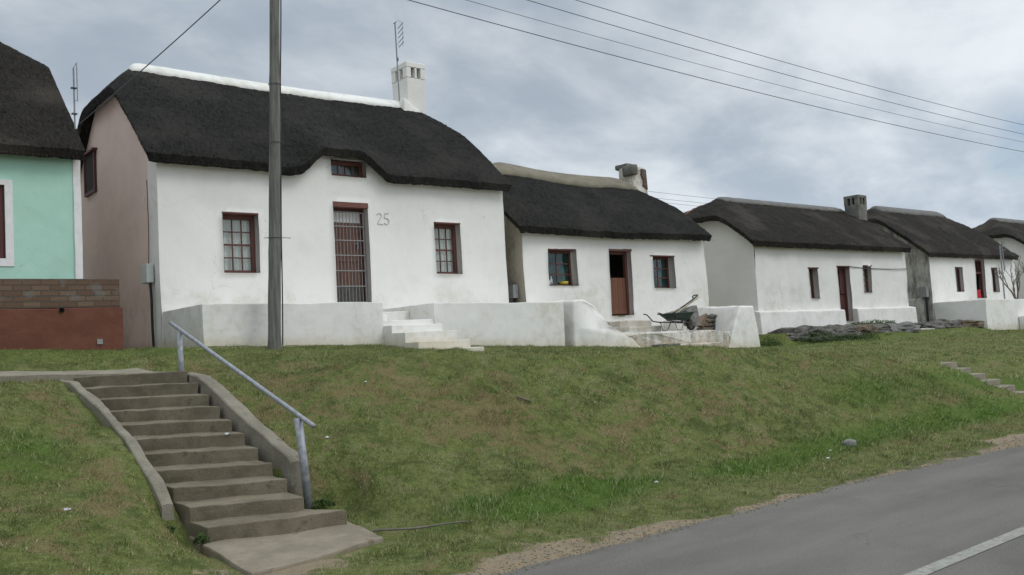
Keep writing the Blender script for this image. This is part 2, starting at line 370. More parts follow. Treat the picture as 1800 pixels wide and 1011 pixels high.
def rough(bm, amt, sc_=2.0, cuts=0, seed=0.0):
    """subdivide and push every vertex by smooth noise, so that hand-made masonry is not ruler straight"""
    if cuts: bmesh.ops.subdivide_edges(bm, edges=bm.edges[:], cuts=cuts, use_grid_fill=True)
    for v in bm.verts:
        p = Vector(v.co)*sc_+Vector((seed, seed*1.7, 3.1))
        v.co += noise.noise_vector(p)*amt
def roughbox(amt=0.012, sc_=2.2, size=0.25, bev=0.015, seed=0.0, *boxes):
    bm = bmesh.new()
    for b in boxes: box(bm, *b)
    return finish_rough(bm, amt, sc_, size, bev, seed)
def finish_rough(bm, amt, sc_, size, bev, seed=0.0):
    if bev: bmesh.ops.bevel(bm, geom=bm.edges[:], offset=bev, segments=2, profile=0.6, affect='EDGES')
    for _ in range(5):
        es = [e for e in bm.edges if e.calc_length() > size]
        if not es: break
        bmesh.ops.subdivide_edges(bm, edges=es, cuts=1, use_grid_fill=True)
    for v in bm.verts:
        v.co += noise.noise_vector(Vector(v.co)*sc_+Vector((seed, 0, seed)))*amt + noise.noise_vector(Vector(v.co)*sc_*5)*amt*0.3
    return bm

# ------------------------------------------------------------------ terrain
def lerp(x, xs, ys): return np.interp(x, xs, ys)
CRY = ([-12, 0, 2.4, 3.5, 5, 8, 11, 14, 18, 25, 40], [12.6, 12.6, 12.9, 13.0, 12.0, 10.6, 9.6, 9.0, 9.2, 9.4, 9.6])      # crest line
CRZ = ([-12, 0, 2.4, 3.5, 5, 8, 11, 14, 16.3, 17.6, 20, 25, 40], [1.75, 1.62, 1.55, 1.50, 1.51, 1.50, 1.42, 1.26, 1.0, 0.84, 0.80, 0.82, 0.70])
FTY = ([-12, 0, 3, 5, 8, 11, 14, 20, 40], [6.4, 6.8, 7.5, 8.0, 7.6, 7.2, 6.9, 6.9, 6.9])
HZ = ([-12, 0, 4.2, 5.6, 9, 13.7, 16, 20.5, 21.5, 23.4, 28, 33, 34.8, 42, 60], [2.35, 2.17, 1.98, 1.95, 1.83, 1.57, 1.44, 1.24, 1.2, 1.2, 1.26, 1.25, 1.2, 1.05, 0.8])      # level along the stoep fronts (Y = 15)
def sstep(t): t = np.clip(t, 0, 1); return t*t*(3-2*t)
_vt = np.random.default_rng(11).uniform(-1, 1, (256, 256))
def vn(x, y, s, seed=0):
    x = np.asarray(x, float)*s+seed*17.3+500; y = np.asarray(y, float)*s+seed*9.1+500
    i = np.floor(x).astype(int); j = np.floor(y).astype(int); u = x-i; v = y-j
    u = u*u*(3-2*u); v = v*v*(3-2*v)
    g = lambda a, b: _vt[a % 256, b % 256]
    return (g(i, j)*(1-u)+g(i+1, j)*u)*(1-v)+(g(i, j+1)*(1-u)+g(i+1, j+1)*u)*v
def nz(x, y, s, seed=0.0):
    return 0.75*vn(x, y, s*0.55, seed)+0.4*vn(y, x, s*1.2, seed+3)+0.22*vn(x, y, s*2.6, seed+7)
def nz_old(x, y, s, seed=0.0):
    return (np.sin(x*s*1.31+y*s*0.77+seed)+np.sin(x*s*0.53-y*s*1.61+seed*2.1)+np.sin(x*s*2.3+y*s*2.9+seed*0.7)*0.5+np.sin(-x*s*3.7+y*s*1.9+seed*3.3)*0.35)/2.85
def stair_left(j): return 3.08, 8.35+0.445*j
def stair_right(j): return 4.02, 8.00+0.345*j
def terrain(x, y):
    x = np.asarray(x, float); y = np.asarray(y, float)
    yc = lerp(x, *CRY); zc = lerp(x, *CRZ); yf = lerp(x, *FTY); hz = lerp(x, *HZ)
    zf = 0.10
    z = np.where(y < 5.4, -0.03, 0.0)
    t = (y-5.4)/(yf-5.4); z = np.where(y >= 5.4, -0.02+(zf+0.02)*np.clip(t, 0, 1)**1.5, z)
    t = (y-yf)/(yc-yf); prof = np.clip(t, 0, 1); prof = 0.85*prof**0.88+0.15*sstep(prof)
    z = np.where(y >= yf, zf+(zc-zf)*prof, z)
    t = (y-yc)/np.maximum(15.0-yc, 0.5); z = np.where(y > yc, zc+(hz-zc)*np.clip(t, 0, 1)**1.5, z)
    # bumps on the bank
    am = sstep((y-5.9)/1.2)*(1-sstep((y-yc-0.5)/2.0))
    z = z+am*(0.11*nz(x, y, 0.9, 1.0)+0.06*nz(x, y, 2.3, 4.0))+(0.016+0.018*am)*nz(x, y, 6.5, 2.0)*sstep((y-5.6)/0.6)+0.02*nz(x, y, 1.1, 8)*sstep((y-9)/1)*(1-sstep((y-14)/1))
    z = z-0.06*np.exp(-((x-9.9)**2/0.8+(y-13.4)**2/0.4))
    z = z+0.17*np.exp(-((x-16.7)**2/0.9+(y-8.9)**2/1.6))+0.10*np.exp(-((x-17.4)**2/0.12+(y-8.3)**2/0.5))
    # swelling right of the stairs, left mound
    z = z+0.16*np.exp(-((x-6.6)**2/1.8+(y-11.2)**2/1.0))
    z = z+0.10*np.exp(-((x-1.6)**2/1.5+(y-11.0)**2/1.6))
    # cut for the far flight
    z = z-0.10*1.3*np.exp(-((x-18.45)**2/0.25))*sstep((y-7.2)/0.6)*(1-sstep((y-9.0)/0.8))
    # ledge in front of the third cottage
    bump = sstep((x-22.9)/0.5)*(1-sstep((x-34.4)/0.5))*sstep((y-15.6)/0.5)
    z = z+bump*0.36+0.13*sstep((x-26.3)/0.8)*(1-sstep((x-34.2)/0.5))*np.exp(-((y-15.2)**2/0.25))
    sl = sstep((x-2.6)/0.3)*(1-sstep((x-4.7)/0.3))*sstep((y-6.4)/0.4)*(1-sstep((y-8.7)/0.5))
    z = z*(1-sl)+np.minimum(z, 0.0)*sl
    # the bed under the near flight
    j = np.clip((y-8.1)/0.40, 0, 10.5)
    inside = sstep((x-2.95)/0.12)*(1-sstep((x-4.06)/0.12))*sstep((y-7.95)/0.15)*(1-sstep((y-12.75)/0.1))
    bed = 0.05+0.14*j-0.20
    z = z*(1-inside)+np.minimum(z, bed)*inside
    # gully left and right of the stringers
    side = np.exp(-((x-2.80)**2/0.03))*sstep((y-8.3)/0.5)*(1-sstep((y-12)/0.8))
    z = z-side*0.04
    far = sstep((np.hypot(x-15, y-12)-60)/100.0)
    z = z*(1-far)
    return z
def soil_of(x, y):
    s = 1-sstep((y-5.45-0.30*nz(x, y, 0.8, 3.0)-0.22*vn(x, y, 3.5, 2))/(0.62-0.22*sstep((x-7)/4)))
    s = np.maximum(s, 0.62*np.exp(-((x-3.2)**2/1.2+(y-7.0)**2/0.7)))         # trodden earth by the lower slab
    s = np.maximum(s, 0.32*np.exp(-((x-2.65)**2/0.05))*sstep((y-7.5)/1)*(1-sstep((y-11.8)/0.6)))
    s = np.maximum(s, 0.35*np.exp(-((x-4.55)**2/0.10))*sstep((y-8.6)/1)*(1-sstep((y-13)/0.6)))
    s = np.maximum(s, 0.72*np.exp(-((y-14.88)**2/0.010))*sstep((x-5)/0.5)*(1-sstep((x-16)/2)))
    s = np.maximum(s, 0.8*np.exp(-((y-12.6)**2/0.06+(x-20.0)**2/3.0)))
    s = np.maximum(s, 0.6*np.exp(-((y-15.6)**2/0.3+(x-22.0)**2/1.0)))
    return s
def lush_of(x, y):
    a = np.exp(-((y-7.15)**2/0.55+(x-6.3)**2/3.2))*1.0
    a = np.maximum(a, np.exp(-((y-6.9)**2/0.35))*sstep((x-7)/2)*0.75)
    a = np.maximum(a, np.exp(-((y-10)**2/2.5+(x-1.9)**2/0.7))*0.62)
    a = np.maximum(a, 0.5*sstep((y-14)/0.5))
    a = np.maximum(a, 0.62*np.exp(-((y-7.8)**2/0.8))*sstep((x-11)/2)*(1-sstep((x-20)/3)))
    return a
def dry_of(x, y):
    yc = lerp(x, *CRY)
    a = np.exp(-((y-yc+1.6)**2/1.6))*sstep((x-2)/3)*(0.6+0.5*nz(x, y, 0.6, 7))
    a = np.maximum(a, np.exp(-((x-5.0)**2/0.5+(y-12.0)**2/1.0))*1.3)
    a = np.maximum(a, np.exp(-((x-6.6)**2/0.6+(y-10.6)**2/0.5))*1.2)
    a = np.maximum(a, np.exp(-((x-1.8)**2/3+(y-8)**2/1))*0.9)
    a = np.maximum(a, 1.2*np.exp(-((x-2.5)**2/0.06))*sstep((y-8)/1)*(1-sstep((y-12.3)/0.6)))
    a = np.maximum(a, 1.2*np.exp(-((x-4.6)**2/0.10))*sstep((y-9)/1)*(1-sstep((y-13)/0.6)))
    return np.clip(a, 0, 1.4)

def axis(segs):
    out = []
    for a, b, st in segs: out += list(np.arange(a, b, st))
    return np.array(out+[segs[-1][1]])
gx = axis([(-700, -100, 100), (-100, -12, 8), (-12, 1, 0.25), (1, 9, 0.09), (9, 24, 0.16), (24, 50, 0.4), (50, 120, 5), (120, 900, 90)])
gy = axis([(-500, -60, 60), (-60, -4, 6), (-4, 5, 1.0), (5, 7.6, 0.1), (7.6, 13.4, 0.09), (13.4, 17.6, 0.16), (17.6, 26, 1.2), (26, 80, 6), (80, 900, 90)])
GX, GY = np.meshgrid(gx, gy); GZ = terrain(GX, GY)
def grid_mesh(name, GX, GY, GZ, mat):
    ny, nx = GX.shape
    me = bpy.data.meshes.new(name)
    co = np.stack([GX.ravel(), GY.ravel(), GZ.ravel()], 1)
    i = np.arange(ny*nx).reshape(ny, nx)
    q = np.stack([i[:-1, :-1], i[:-1, 1:], i[1:, 1:], i[1:, :-1]], -1).reshape(-1, 4)
    me.vertices.add(len(co)); me.vertices.foreach_set('co', co.ravel())
    me.loops.add(q.size); me.loops.foreach_set('vertex_index', q.ravel().astype(np.int32))
    me.polygons.add(len(q)); me.polygons.foreach_set('loop_start', np.arange(0, q.size, 4, dtype=np.int32))
    me.polygons.foreach_set('use_smooth', np.ones(len(q), bool))
    me.update(calc_edges=True); me.materials.append(mat)
    return me
def add_attr(me, name, vals):
    a = me.attributes.new(name, 'FLOAT', 'POINT'); a.data.foreach_set('value', np.asarray(vals, np.float32).ravel())
me = grid_mesh('ground', GX, GY, GZ, M['ground'])
for nm, fn in (('soil', soil_of), ('lush', lush_of), ('dry', dry_of)): add_attr(me, nm, fn(GX, GY))
ground = bpy.data.objects.new('ground', me); COL.objects.link(ground); ground['kind'] = 'structure'

# road
rx = axis([(-300, -20, 40), (-20, 0, 1), (0, 30, 0.1), (30, 60, 1), (60, 500, 40)]); ry = np.array([-1.0, 0.75, 2.0, 3.0, 4.0, 5.0, 5.25, 5.42])
RX, RY = np.meshgrid(rx, ry); RZ = np.full_like(RX, 0.0)+0.03*(1-((RY-3.1)/2.6)**2).clip(-0.2, 1)*1.0
rag = 0.05*nz(rx, rx*0, 2.1, 0.3)+0.035*nz(rx, rx*0, 7.0, 1.3)+0.02*nz(rx, rx*0, 17.0, 2.2)+0.10
rag = rag-0.35*sstep((rx-9)/5)
RY[-1] += rag; RY[-2] += rag*0.8; RZ[-1] = -0.012; RZ[0] = -0.02
me = grid_mesh('road', RX, RY, RZ, M['road']); road = bpy.data.objects.new('road', me); COL.objects.link(road); road['kind'] = 'structure'
bm = bmesh.new()
lx = axis([(-60, 0, 3), (0, 30, 0.5), (30, 300, 10)])
pv_ = None
for k, x in enumerate(lx):
    zt = 0.03+0.0045
    a = bm.verts.new((x, 3.075, zt)); b = bm.verts.new((x, 3.19, zt))
    if pv_: bm.faces.new((pv_[0], a, b, pv_[1]))
    pv_ = (a, b)
struct('road_marking', bm, M['line'])

# ------------------------------------------------------------------ grass (one stuff object of small blades)
rng = np.random.default_rng(5)
def blades(n, x0, x1, y0, y1, ln, wd, keep=None):
    x = rng.uniform(x0, x1, n); y = rng.uniform(y0, y1, n)
    s = soil_of(x, y)+0.35*nz(x, y, 3.1, 0.5)+rng.normal(0, 0.10, n)
    ok = s < 0.45
    ok &= ~((x > 2.85) & (x < 4.30) & (y > 7.0) & (y < 12.9))
    ok &= ~((x > 2.80) & (x < 2.9) & (y > 8.9) & (y < 12.7))
    ok &= ~((y > 12.9) & (y < 13.75) & (x < 4.2))
    ok &= y < np.where(x < 4.3, 14.95, np.where(x < 13.75, 14.98, np.where(x < 20.9, 14.95, np.where(x < 23.2, 17, np.where(x < 34.7, 16.2, 14.95)))))
    ok &= ~((x > 9.1) & (x < 10.8) & (y > 13.1) & (y < 15))
    ok &= ~((x > 18.0) & (x < 19.0) & (y > 7.4) & (y < 9.2))
    x = x[ok]; y = y[ok]; n = len(x)
    lu = lush_of(x, y); z = terrain(x, y)
    cl = np.clip(1+0.9*vn(x, y, 7.0, 5)+0.5*vn(x, y, 17.0, 6), 0.35, 2.2)
    L = ln*cl*rng.uniform(0.5, 1.35, n)*(1+0.8*(lu > 0.5)*rng.uniform(0, 1, n))*(1+0.35*nz(x, y, 2.6, 9))
    az = rng.uniform(0, 2*pi, n); tilt = rng.uniform(0.35, 1.5, n)
    dx = np.cos(az)*np.sin(tilt); dy = np.sin(az)*np.sin(tilt)-0.15; dz = np.cos(tilt)
    a2 = rng.uniform(0, pi, n); wx = np.cos(a2)*wd*rng.uniform(0.6, 1.3, n); wy = np.sin(a2)*wd
    P = np.empty((n, 3, 3))
    P[:, 0] = np.stack([x-wx, y-wy, z-0.01], 1); P[:, 1] = np.stack([x+wx, y+wy, z-0.01], 1)
    P[:, 2] = np.stack([x+dx*L, y+dy*L, z+dz*L], 1)
    return P, rng.uniform(0, 1, n), np.repeat(lu, 3), np.repeat(dry_of(x, y), 3)
sets = [blades(420000, -2.5, 8, 5.6, 13.2, 0.033, 0.0028), blades(90000, -3, 10, 12.6, 15, 0.036, 0.0035),
        blades(230000, 8, 16, 5.6, 15, 0.038, 0.004), blades(150000, 16, 50, 5.5, 17.0, 0.046, 0.007)]
P = np.concatenate([s[0] for s in sets]).reshape(-1, 3); nb = len(P)//3
me = bpy.data.meshes.new('grass'); me.vertices.add(nb*3); me.vertices.foreach_set('co', P.ravel())
me.loops.add(nb*3); me.loops.foreach_set('vertex_index', np.arange(nb*3, dtype=np.int32))
me.polygons.add(nb); me.polygons.foreach_set('loop_start', np.arange(0, nb*3, 3, dtype=np.int32))
me.update(calc_edges=True); me.materials.append(M['blade'])
add_attr(me, 'rnd', np.repeat(np.concatenate([s[1] for s in sets]), 3))
add_attr(me, 'lush', np.concatenate([s[2] for s in sets])); add_attr(me, 'dry', np.concatenate([s[3] for s in sets]))
go = bpy.data.objects.new('grass', me); COL.objects.link(go); go['kind'] = 'stuff'
tag(go, 'short patchy green and brown grass covering the bank and verge', 'grass')

# ------------------------------------------------------------------ cottages
def smin(a, b, k):
    h = max(k-abs(a-b), 0.0)/k
    return min(a, b)-h*h*k*0.25
class Roof:
    def __init__(s, x0, x1, y0, y1, yr, zr, ze, xl, kl, xr, kr, eave=None, sag=None, conv=0.06, k=0.16, thick=0.165, ks=0.2):
        s.__dict__.update(locals())
    def z(s, x, y):
        zr = s.zr(x) if callable(s.zr) else s.zr
        ze = s.ze(x) if callable(s.ze) else s.ze
        tf = (y-s.y0)/(s.yr-s.y0); tb = (s.y1-y)/(s.y1-s.yr)
        bump = s.eave(x) if s.eave else 0.0
        f = ze+(zr-ze)*(tf+s.conv*sin(pi*max(0, min(1, tf))))+bump*max(0.0, 1-tf/0.62)**1.7
        b = ze+(zr-ze)*tb
        v = smin(f, b, s.k)
        v = smin(v, zr-s.kl*(s.xl-x)+0.08, s.ks); v = smin(v, zr-s.kr*(x-s.xr)+0.08, s.ks)
        return v
    def under(s, x, y): return s.z(x, y)-s.thick
def wall_top(r, x, y): return r.under(x, y)+0.06
def roof_mesh(r, seed, shag=0.018, step=0.065):
    nx = int((r.x1-r.x0)/step); ny = int((r.y1-r.y0)/0.085)
    bm = bmesh.new(); top = []; bot = []
    for j in range(ny+1):
        y = r.y0+(r.y1-r.y0)*j/ny; rt = []; rb = []
        for i in range(nx+1):
            x = r.x0+(r.x1-r.x0)*i/nx
            d = min(x-r.x0, r.x1-x, y-r.y0, r.y1-y)
            p = Vector((x, y, 0))
            e = noise.noise_vector(p*1.1+Vector((seed, 0, 0)))*0.05
            hf = noise.noise(p*11+Vector((seed, 5, 1)))*shag*1.3+noise.noise(p*3.1+Vector((seed, 2, 7)))*shag*1.2
            zt = r.z(x, y)-0.02*max(0.0, 1-d/0.07)**2+hf
            ex = e.x if 0 < i < nx else e.x*0.8; ey = e.y
            edge = noise.noise(Vector((x*7, y*7, seed)))*0.018+noise.noise(Vector((x*23, y*23, seed)))*0.016
            rt.append(bm.verts.new((x+ex*0.5, y+ey*0.6+(edge if j == 0 else 0), zt)))
            if j in (0, ny) or i in (0, nx):
                inx = 0.05 if i == 0 else (-0.05 if i == nx else 0); iny = 0.06 if j == 0 else (-0.06 if j == ny else 0)
                rb.append(bm.verts.new((x+ex*0.5+inx, y+ey*0.6+iny+edge, r.z(x, y)-r.thick-0.02+0.5*hf+edge*1.2)))
            else: rb.append(bm.verts.new((x, y, r.z(x, y)-r.thick)))
        top.append(rt); bot.append(rb)
    for j in range(ny):
        for i in range(nx):
            bm.faces.new((top[j][i], top[j][i+1], top[j+1][i+1], top[j+1][i]))
            bm.faces.new((bot[j][i], bot[j+1][i], bot[j+1][i+1], bot[j][i+1]))
    for i in range(nx):
        bm.faces.new((bot[0][i], bot[0][i+1], top[0][i+1], top[0][i])); bm.faces.new((top[ny][i], top[ny][i+1], bot[ny][i+1], bot[ny][i]))
    for j in range(ny):
        bm.faces.new((top[j][0], top[j+1][0], bot[j+1][0], bot[j][0])); bm.faces.new((bot[j][nx], bot[j+1][nx], top[j+1][nx], top[j][nx]))
    for g in (top, bot):
        for i in range(nx): bm.edges.get((g[0][i], g[0][i+1])).smooth = False
        for j in range(ny): bm.edges.get((g[j][0], g[j+1][0])).smooth = False; bm.edges.get((g[j][nx], g[j+1][nx])).smooth = False
    rg = random.Random(int(seed)); ln = 0.09 if r.x0 < 20 else 0.14; cnt = int((r.x1-r.x0)*(620 if r.x0 < 20 else 200))
    for k in range(cnt):                                # loose reeds lying down the slope
        x = rg.uniform(r.x0+0.03, r.x1-0.03); y = r.y0+(r.yr-r.y0)*rg.random()
        sx = r.z(x+0.05, y)-r.z(x-0.05, y); sy = r.z(x, y+0.05)-r.z(x, y-0.05)
        d = Vector((-sx*1.0+rg.uniform(-.03, .03), -sy-0.001, 0)).normalized(); L = ln*rg.uniform(0.5, 1.4)
        x2, y2 = x+d.x*L*0.8, y+d.y*L*0.8
        if y2 < r.y0-0.03: continue
        w_ = rg.uniform(0.004, 0.010); up0 = rg.uniform(-0.004, 0.012); up1 = rg.uniform(0.0, 0.035)
        a = Vector((x, y, r.z(x, y)+up0)); b = Vector((x2, y2, r.z(x2, max(y2, r.y0))+up1)); sd = Vector((-d.y, d.x, 0))*w_
        bm.faces.new([bm.verts.new(q) for q in (a-sd, a+sd, b)])
    for k in range(int((r.x1-r.x0)*45)):                # ragged cut ends under the eave
        x = rg.uniform(r.x0, r.x1); z = r.z(x, r.y0)-r.thick
        bm.faces.new([bm.verts.new(q) for q in ((x-0.014, r.y0+0.03, z+0.03), (x+0.014, r.y0+0.03, z+0.03), (x+rg.uniform(-.02, .02), r.y0+rg.uniform(-.03, .05), z-rg.uniform(0.0, 0.045)))])
    for k in range(int((r.y1-r.y0)*30)):
        y = rg.uniform(r.y0, r.y1); z = r.z(r.x0, y)-r.thick
        bm.faces.new([bm.verts.new(q) for q in ((r.x0+0.03, y-0.014, z+0.03), (r.x0+0.03, y+0.014, z+0.03), (r.x0+rg.uniform(-.03, .05), y, z-rg.uniform(0.0, 0.045)))])
    return bm
def cap_mesh(r, xa, xb, half, lift=0.05, thick=0.10, seed=0.0, endfall=0.35, back=None):
    """mortar ridge cap that follows the ridge, wraps over it and tips down at both ends"""
    bm = bmesh.new(); nx = int((xb-xa)/0.12)+1; secs = []
    prof = [-1, -0.85, -0.55, -0.25, 0, 0.25, 0.55, 0.85, 1]
    for i in range(nx+1):
        x = xa+(xb-xa)*i/nx; sec = []
        wv = half*(1+0.12*noise.noise(Vector((x*0.9, seed, 0))))
        for q in prof:
            y = r.yr+q*wv
            zc = max(r.z(x, r.yr+q*wv), 0)
            d = lift+(0.02 if abs(q) > 0.9 else thick*0.6)*1.0+0.007*noise.noise(Vector((x*3, q*2, seed)))
            if i in (0, nx): d *= 0.4
            sec.append(bm.verts.new((x, y, zc+d)))
        lo_ = [bm.verts.new((x, r.yr-wv, r.z(x, r.yr-wv)-0.06)), bm.verts.new((x, r.yr+wv, r.z(x, r.yr+wv)-0.06))]
        secs.append([lo_[0]]+sec+[lo_[1]])
    for a, b in zip(secs, secs[1:]):
        for k in range(len(a)-1): bm.faces.new((a[k], b[k], b[k+1], a[k+1]))
        bm.faces.new((a[0], a[-1], b[-1], b[0]))
    bm.faces.new(secs[0]); bm.faces.new(secs[-1][::-1])
    bmesh.ops.recalc_face_normals(bm, faces=bm.faces[:])
    return bm

def front_wall(r, x0, x1, y, z0, holes, depth=0.2, mi=0, seed=0.0, step=0.14, jit=0.014, topfn=None):
    """street wall with window and door openings and their reveals; its top runs up into the thatch"""
    xs = sorted(set([x0, x1]+[h[0] for h in holes]+[h[1] for h in holes]))
    zs = sorted(set([z0]+[h[2] for h in holes]+[h[3] for h in holes]))
    def fill(v, mx):
        out = [v[0]]
        for a, b in zip(v, v[1:]):
            n = max(1, int(math.ceil((b-a)/mx))); out += [a+(b-a)*k/n for k in range(1, n+1)]
        return out
    xs = fill(xs, step); zs = fill(zs, step); zt = max(zs)
    tf = topfn or (lambda x: wall_top(r, x, y))
    bm = bmesh.new(); V = {}
    def jitter(p): return noise.noise_vector(p*0.9+Vector((seed, 0, 0)))*jit*1.6+noise.noise_vector(p*3+Vector((seed, 1, 0)))*jit*0.6
    def vert(i, j):
        if (i, j) not in V:
            x = xs[i]
            tz = tf(x); z = min(zs[j], tz) if j < len(zs) else min(zt, tz)+max(tz-zt, 0)*(j-len(zs)+1)/NT_
            p = Vector((x, y, z)); q = jitter(p)
            V[i, j] = bm.verts.new(p+Vector((q.x*0.6, q.y, q.z*0.5)))
        return V[i, j]
    NT_ = 3
    def hole(xa, xb, za, zb):
        cx, cz = (xa+xb)/2, (za+zb)/2
        return any(h[0] < cx < h[1] and h[2] < cz < h[3] for h in holes)
    nj = len(zs)-1+NT_
    def zval(j, i): return zs[j] if j < len(zs) else None
    for i in range(len(xs)-1):
        for j in range(nj):
            if j < len(zs)-1 and hole(xs[i], xs[i+1], zs[j], zs[j+1]): continue
            bm.faces.new((vert(i, j), vert(i+1, j), vert(i+1, j+1), vert(i, j+1))).material_index = mi
    # reveals
    for e in [e for e in bm.edges if e.is_boundary]:
        a, b = e.verts
        c = (a.co+b.co)/2
        if any(h[0]-0.03 < c.x < h[1]+0.03 and h[2]-0.03 < c.z < h[3]+0.03 for h in holes) and c.z > z0+0.05 and c.z < zt+0.04:
            if c.x < x0+0.02 or c.x > x1-0.02: continue
            a2 = bm.verts.new(a.co+Vector((0, depth, 0))); b2 = bm.verts.new(b.co+Vector((0, depth, 0)))
            bm.faces.new((a, b, b2, a2)).material_index = mi
    return bm, (x0, x1)
def closed_sides(bm, r, x0, x1, y0, y1, z0, mis=(0, 0, 0), seed=0.0, strip=0.0):
    """gable walls left and right and the back wall"""
    for k, x in enumerate((x0, x1)):
        n = 34; pr = None
        for i in range(n+1):
            y = y0+(y1-y0)*i/n
            zt = wall_top(r, min(max(x, r.x0+0.05), r.x1-0.05), y); col = []
            for j in range(13):
                z = z0+(zt-z0)*j/12; q = noise.noise_vector(Vector((x, y, z))*0.9+Vector((seed, 0, 0)))*0.02
                col.append(bm.verts.new((x+(q.x if 0 < i else q.x*0.3), y, z)))
            if pr:
                for j in range(12):
                    f = (pr[j], pr[j+1], col[j+1], col[j]) if k == 0 else (pr[j], col[j], col[j+1], pr[j+1])
                    bm.faces.new(f).material_index = 2 if (strip and k == 0 and y < y0+strip) else mis[k]
            pr = col
    zt = wall_top(r, (x0+x1)/2, y1)
    v = [bm.verts.new(p) for p in ((x0, y1, z0), (x0, y1, zt), (x1, y1, zt), (x1, y1, z0))]
    bm.faces.new(v).material_index = mis[2]

def sash(house, x0, x1, z0, z1, y, cols, rows, fm, fw=0.06, curtain=None, barw=0.022, glass='glass', mid=None, name='window', label=None):
    """frame with glazing bars, panes and curtain as its children"""
    bm = bmesh.new()
    for b in ((x0, y, z0, x0+fw, y+0.07, z1), (x1-fw, y, z0, x1, y+0.07, z1), (x0+fw, y+0.002, z1-fw, x1-fw, y+0.068, z1), (x0+fw, y-0.012, z0, x1-fw, y+0.068, z0+fw*0.8)): box(bm, *b)
    fr = part(name, bm, M[fm], house, label=label)
    ix0, ix1, iz0, iz1 = x0+fw, x1-fw, z0+fw*0.8, z1-fw
    bm = bmesh.new()
    for c in range(1, cols):
        x = ix0+(ix1-ix0)*c/cols; box(bm, x-barw/2, y+0.018, iz0, x+barw/2, y+0.045, iz1)
    for q in range(1, rows):
        z = iz0+(iz1-iz0)*q/rows; wd = barw*(1.7 if mid == q else 1.0)
        box(bm, ix0, y+0.014, z-wd/2, ix1, y+0.049, z+wd/2)
    box(bm, ix0, y+0.021, iz0, ix0+0.01, y+0.042, iz1); box(bm, ix1-0.01, y+0.021, iz0, ix1, y+0.042, iz1); box(bm, ix0, y+0.020, iz0, ix1, y+0.043, iz0+0.012); box(bm, ix0, y+0.020, iz1-0.012, ix1, y+0.043, iz1)
    part('glazing_bars', bm, M[fm], fr)
    bm = bmesh.new(); box(bm, ix0, y+0.030, iz0, ix1, y+0.034, iz1); part('pane', bm, M[glass], fr)
    if curtain:
        bm = bmesh.new(); n = 48; pr = None; yc = y+0.10
        for i in range(n+1):
            x = x0+(x1-x0)*i/n; yy = yc+0.022*sin(i*1.05+2*sin(i*0.21))+0.01*sin(i*2.3)
            a = bm.verts.new((x, yy, z0-0.05)); b = bm.verts.new((x, yc+0.6*(yy-yc), z1+0.03))
            if pr: bm.faces.new((pr[0], a, b, pr[1]))
            pr = (a, b)
        part('curtain', bm, M[curtain], fr, True)
    return fr
def doorframe(house, x0, x1, z0, z1, y, fm, fw=0.06, d=0.09):
    bm = bmesh.new()
    for b in ((x0, y, z0, x0+fw, y+d, z1), (x1-fw, y, z0, x1, y+d, z1), (x0+fw, y+0.003, z1-fw, x1-fw, y+d-0.003, z1)): box(bm, *b)
    return part('door_frame', bm, M[fm], house)
def boards(bm, x0, x1, y, z0, z1, n, th=0.03, gap=0.006, mi=0):
    for k in range(n):
        a = x0+(x1-x0)*k/n; b = x0+(x1-x0)*(k+1)/n
        box(bm, a+gap/2, y+(0.002 if k % 2 else 0), z0, b-gap/2, y+th, z1, mi)
def chimney_mesh(x0, x1, y0, y1, z0, z1, flare=0.04, slot_z=(0.25, 0.08), mi_slot=1):
    """plastered stack, a little wider at the head, with two smoke slots in each side"""
    bm = bmesh.new()
    sw = 0.1; zs0, zs1 = z1-slot_z[0]-0.0, z1-slot_z[1]
    cx, cy = (x0+x1)/2, (y0+y1)/2
    def ring(z, g): return [(x0-g, y0-g, z), (x1+g, y0-g, z), (x1+g, y1+g, z), (x0-g, y1+g, z)]
    hexa(bm, ring(z0, -0.01), ring(zs0, flare*0.55))
    hexa(bm, ring(zs1, flare), ring(z1, flare))
    # corner and middle piers round the slots, with a near-black core behind that paints the shade inside
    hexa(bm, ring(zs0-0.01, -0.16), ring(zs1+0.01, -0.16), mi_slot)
    g = flare*0.8
    X = [x0-g, x1+g]; Yv = [y0-g, y1+g]; pw = (x1-x0)*0.27; pd = (y1-y0)*0.27
    for a, b in ((X[0], X[0]+pw), (X[1]-pw, X[1])):
        for c, d in ((Yv[0], Yv[0]+pd), (Yv[1]-pd, Yv[1])): box(bm, a, c, zs0, b, d, zs1)
    mw = (x1-x0)*0.06
    box(bm, cx-mw, Yv[0]+0.002, zs0, cx+mw, Yv[1]-0.002, zs1); box(bm, X[0]+0.002, cy-mw, zs0, X[1]-0.002, cy+mw, zs1)
    return bm

YH = 17.0
# ---- cottage 25 ---------------------------------------------------------
def bump25(x):
    if x < 8.25 or x > 10.45: return 0.0
    if x < 8.95: return 0.44*sstep_((x-8.25)/0.7)
    if x > 9.65: return 0.44*(1-sstep_((x-9.65)/0.8))
    return 0.44
def sstep_(t): t = max(0, min(1, t)); return t*t*(3-2*t)
ze25 = lambda x: 5.575-0.03*sstep_((x-5)/8)-0.05*math.exp(-((x-8.0)**2/0.12))-0.03*math.exp(-((x-10.7)**2/0.2))
r25 = Roof(5.28, 13.82, 16.74, 23.3, 20.0, lambda x: 8.16+0.05*sstep_(abs(x-9.5)/4), ze25, 6.15, 1.05, 13.0, 1.15, bump25, conv=0.035)
h25 = thing('cottage', 'tall white thatched cottage numbered 25 with white ridge and white chimney', 'cottage', (9.6, 17, 2), 'thatched cottages along the terrace')
holes = [(6.75, 7.47, 3.38, 4.56), (9.14, 9.97, 2.68, 4.905), (9.14, 9.97, 5.455, 5.83), (11.68, 12.40, 3.38, 4.56)]
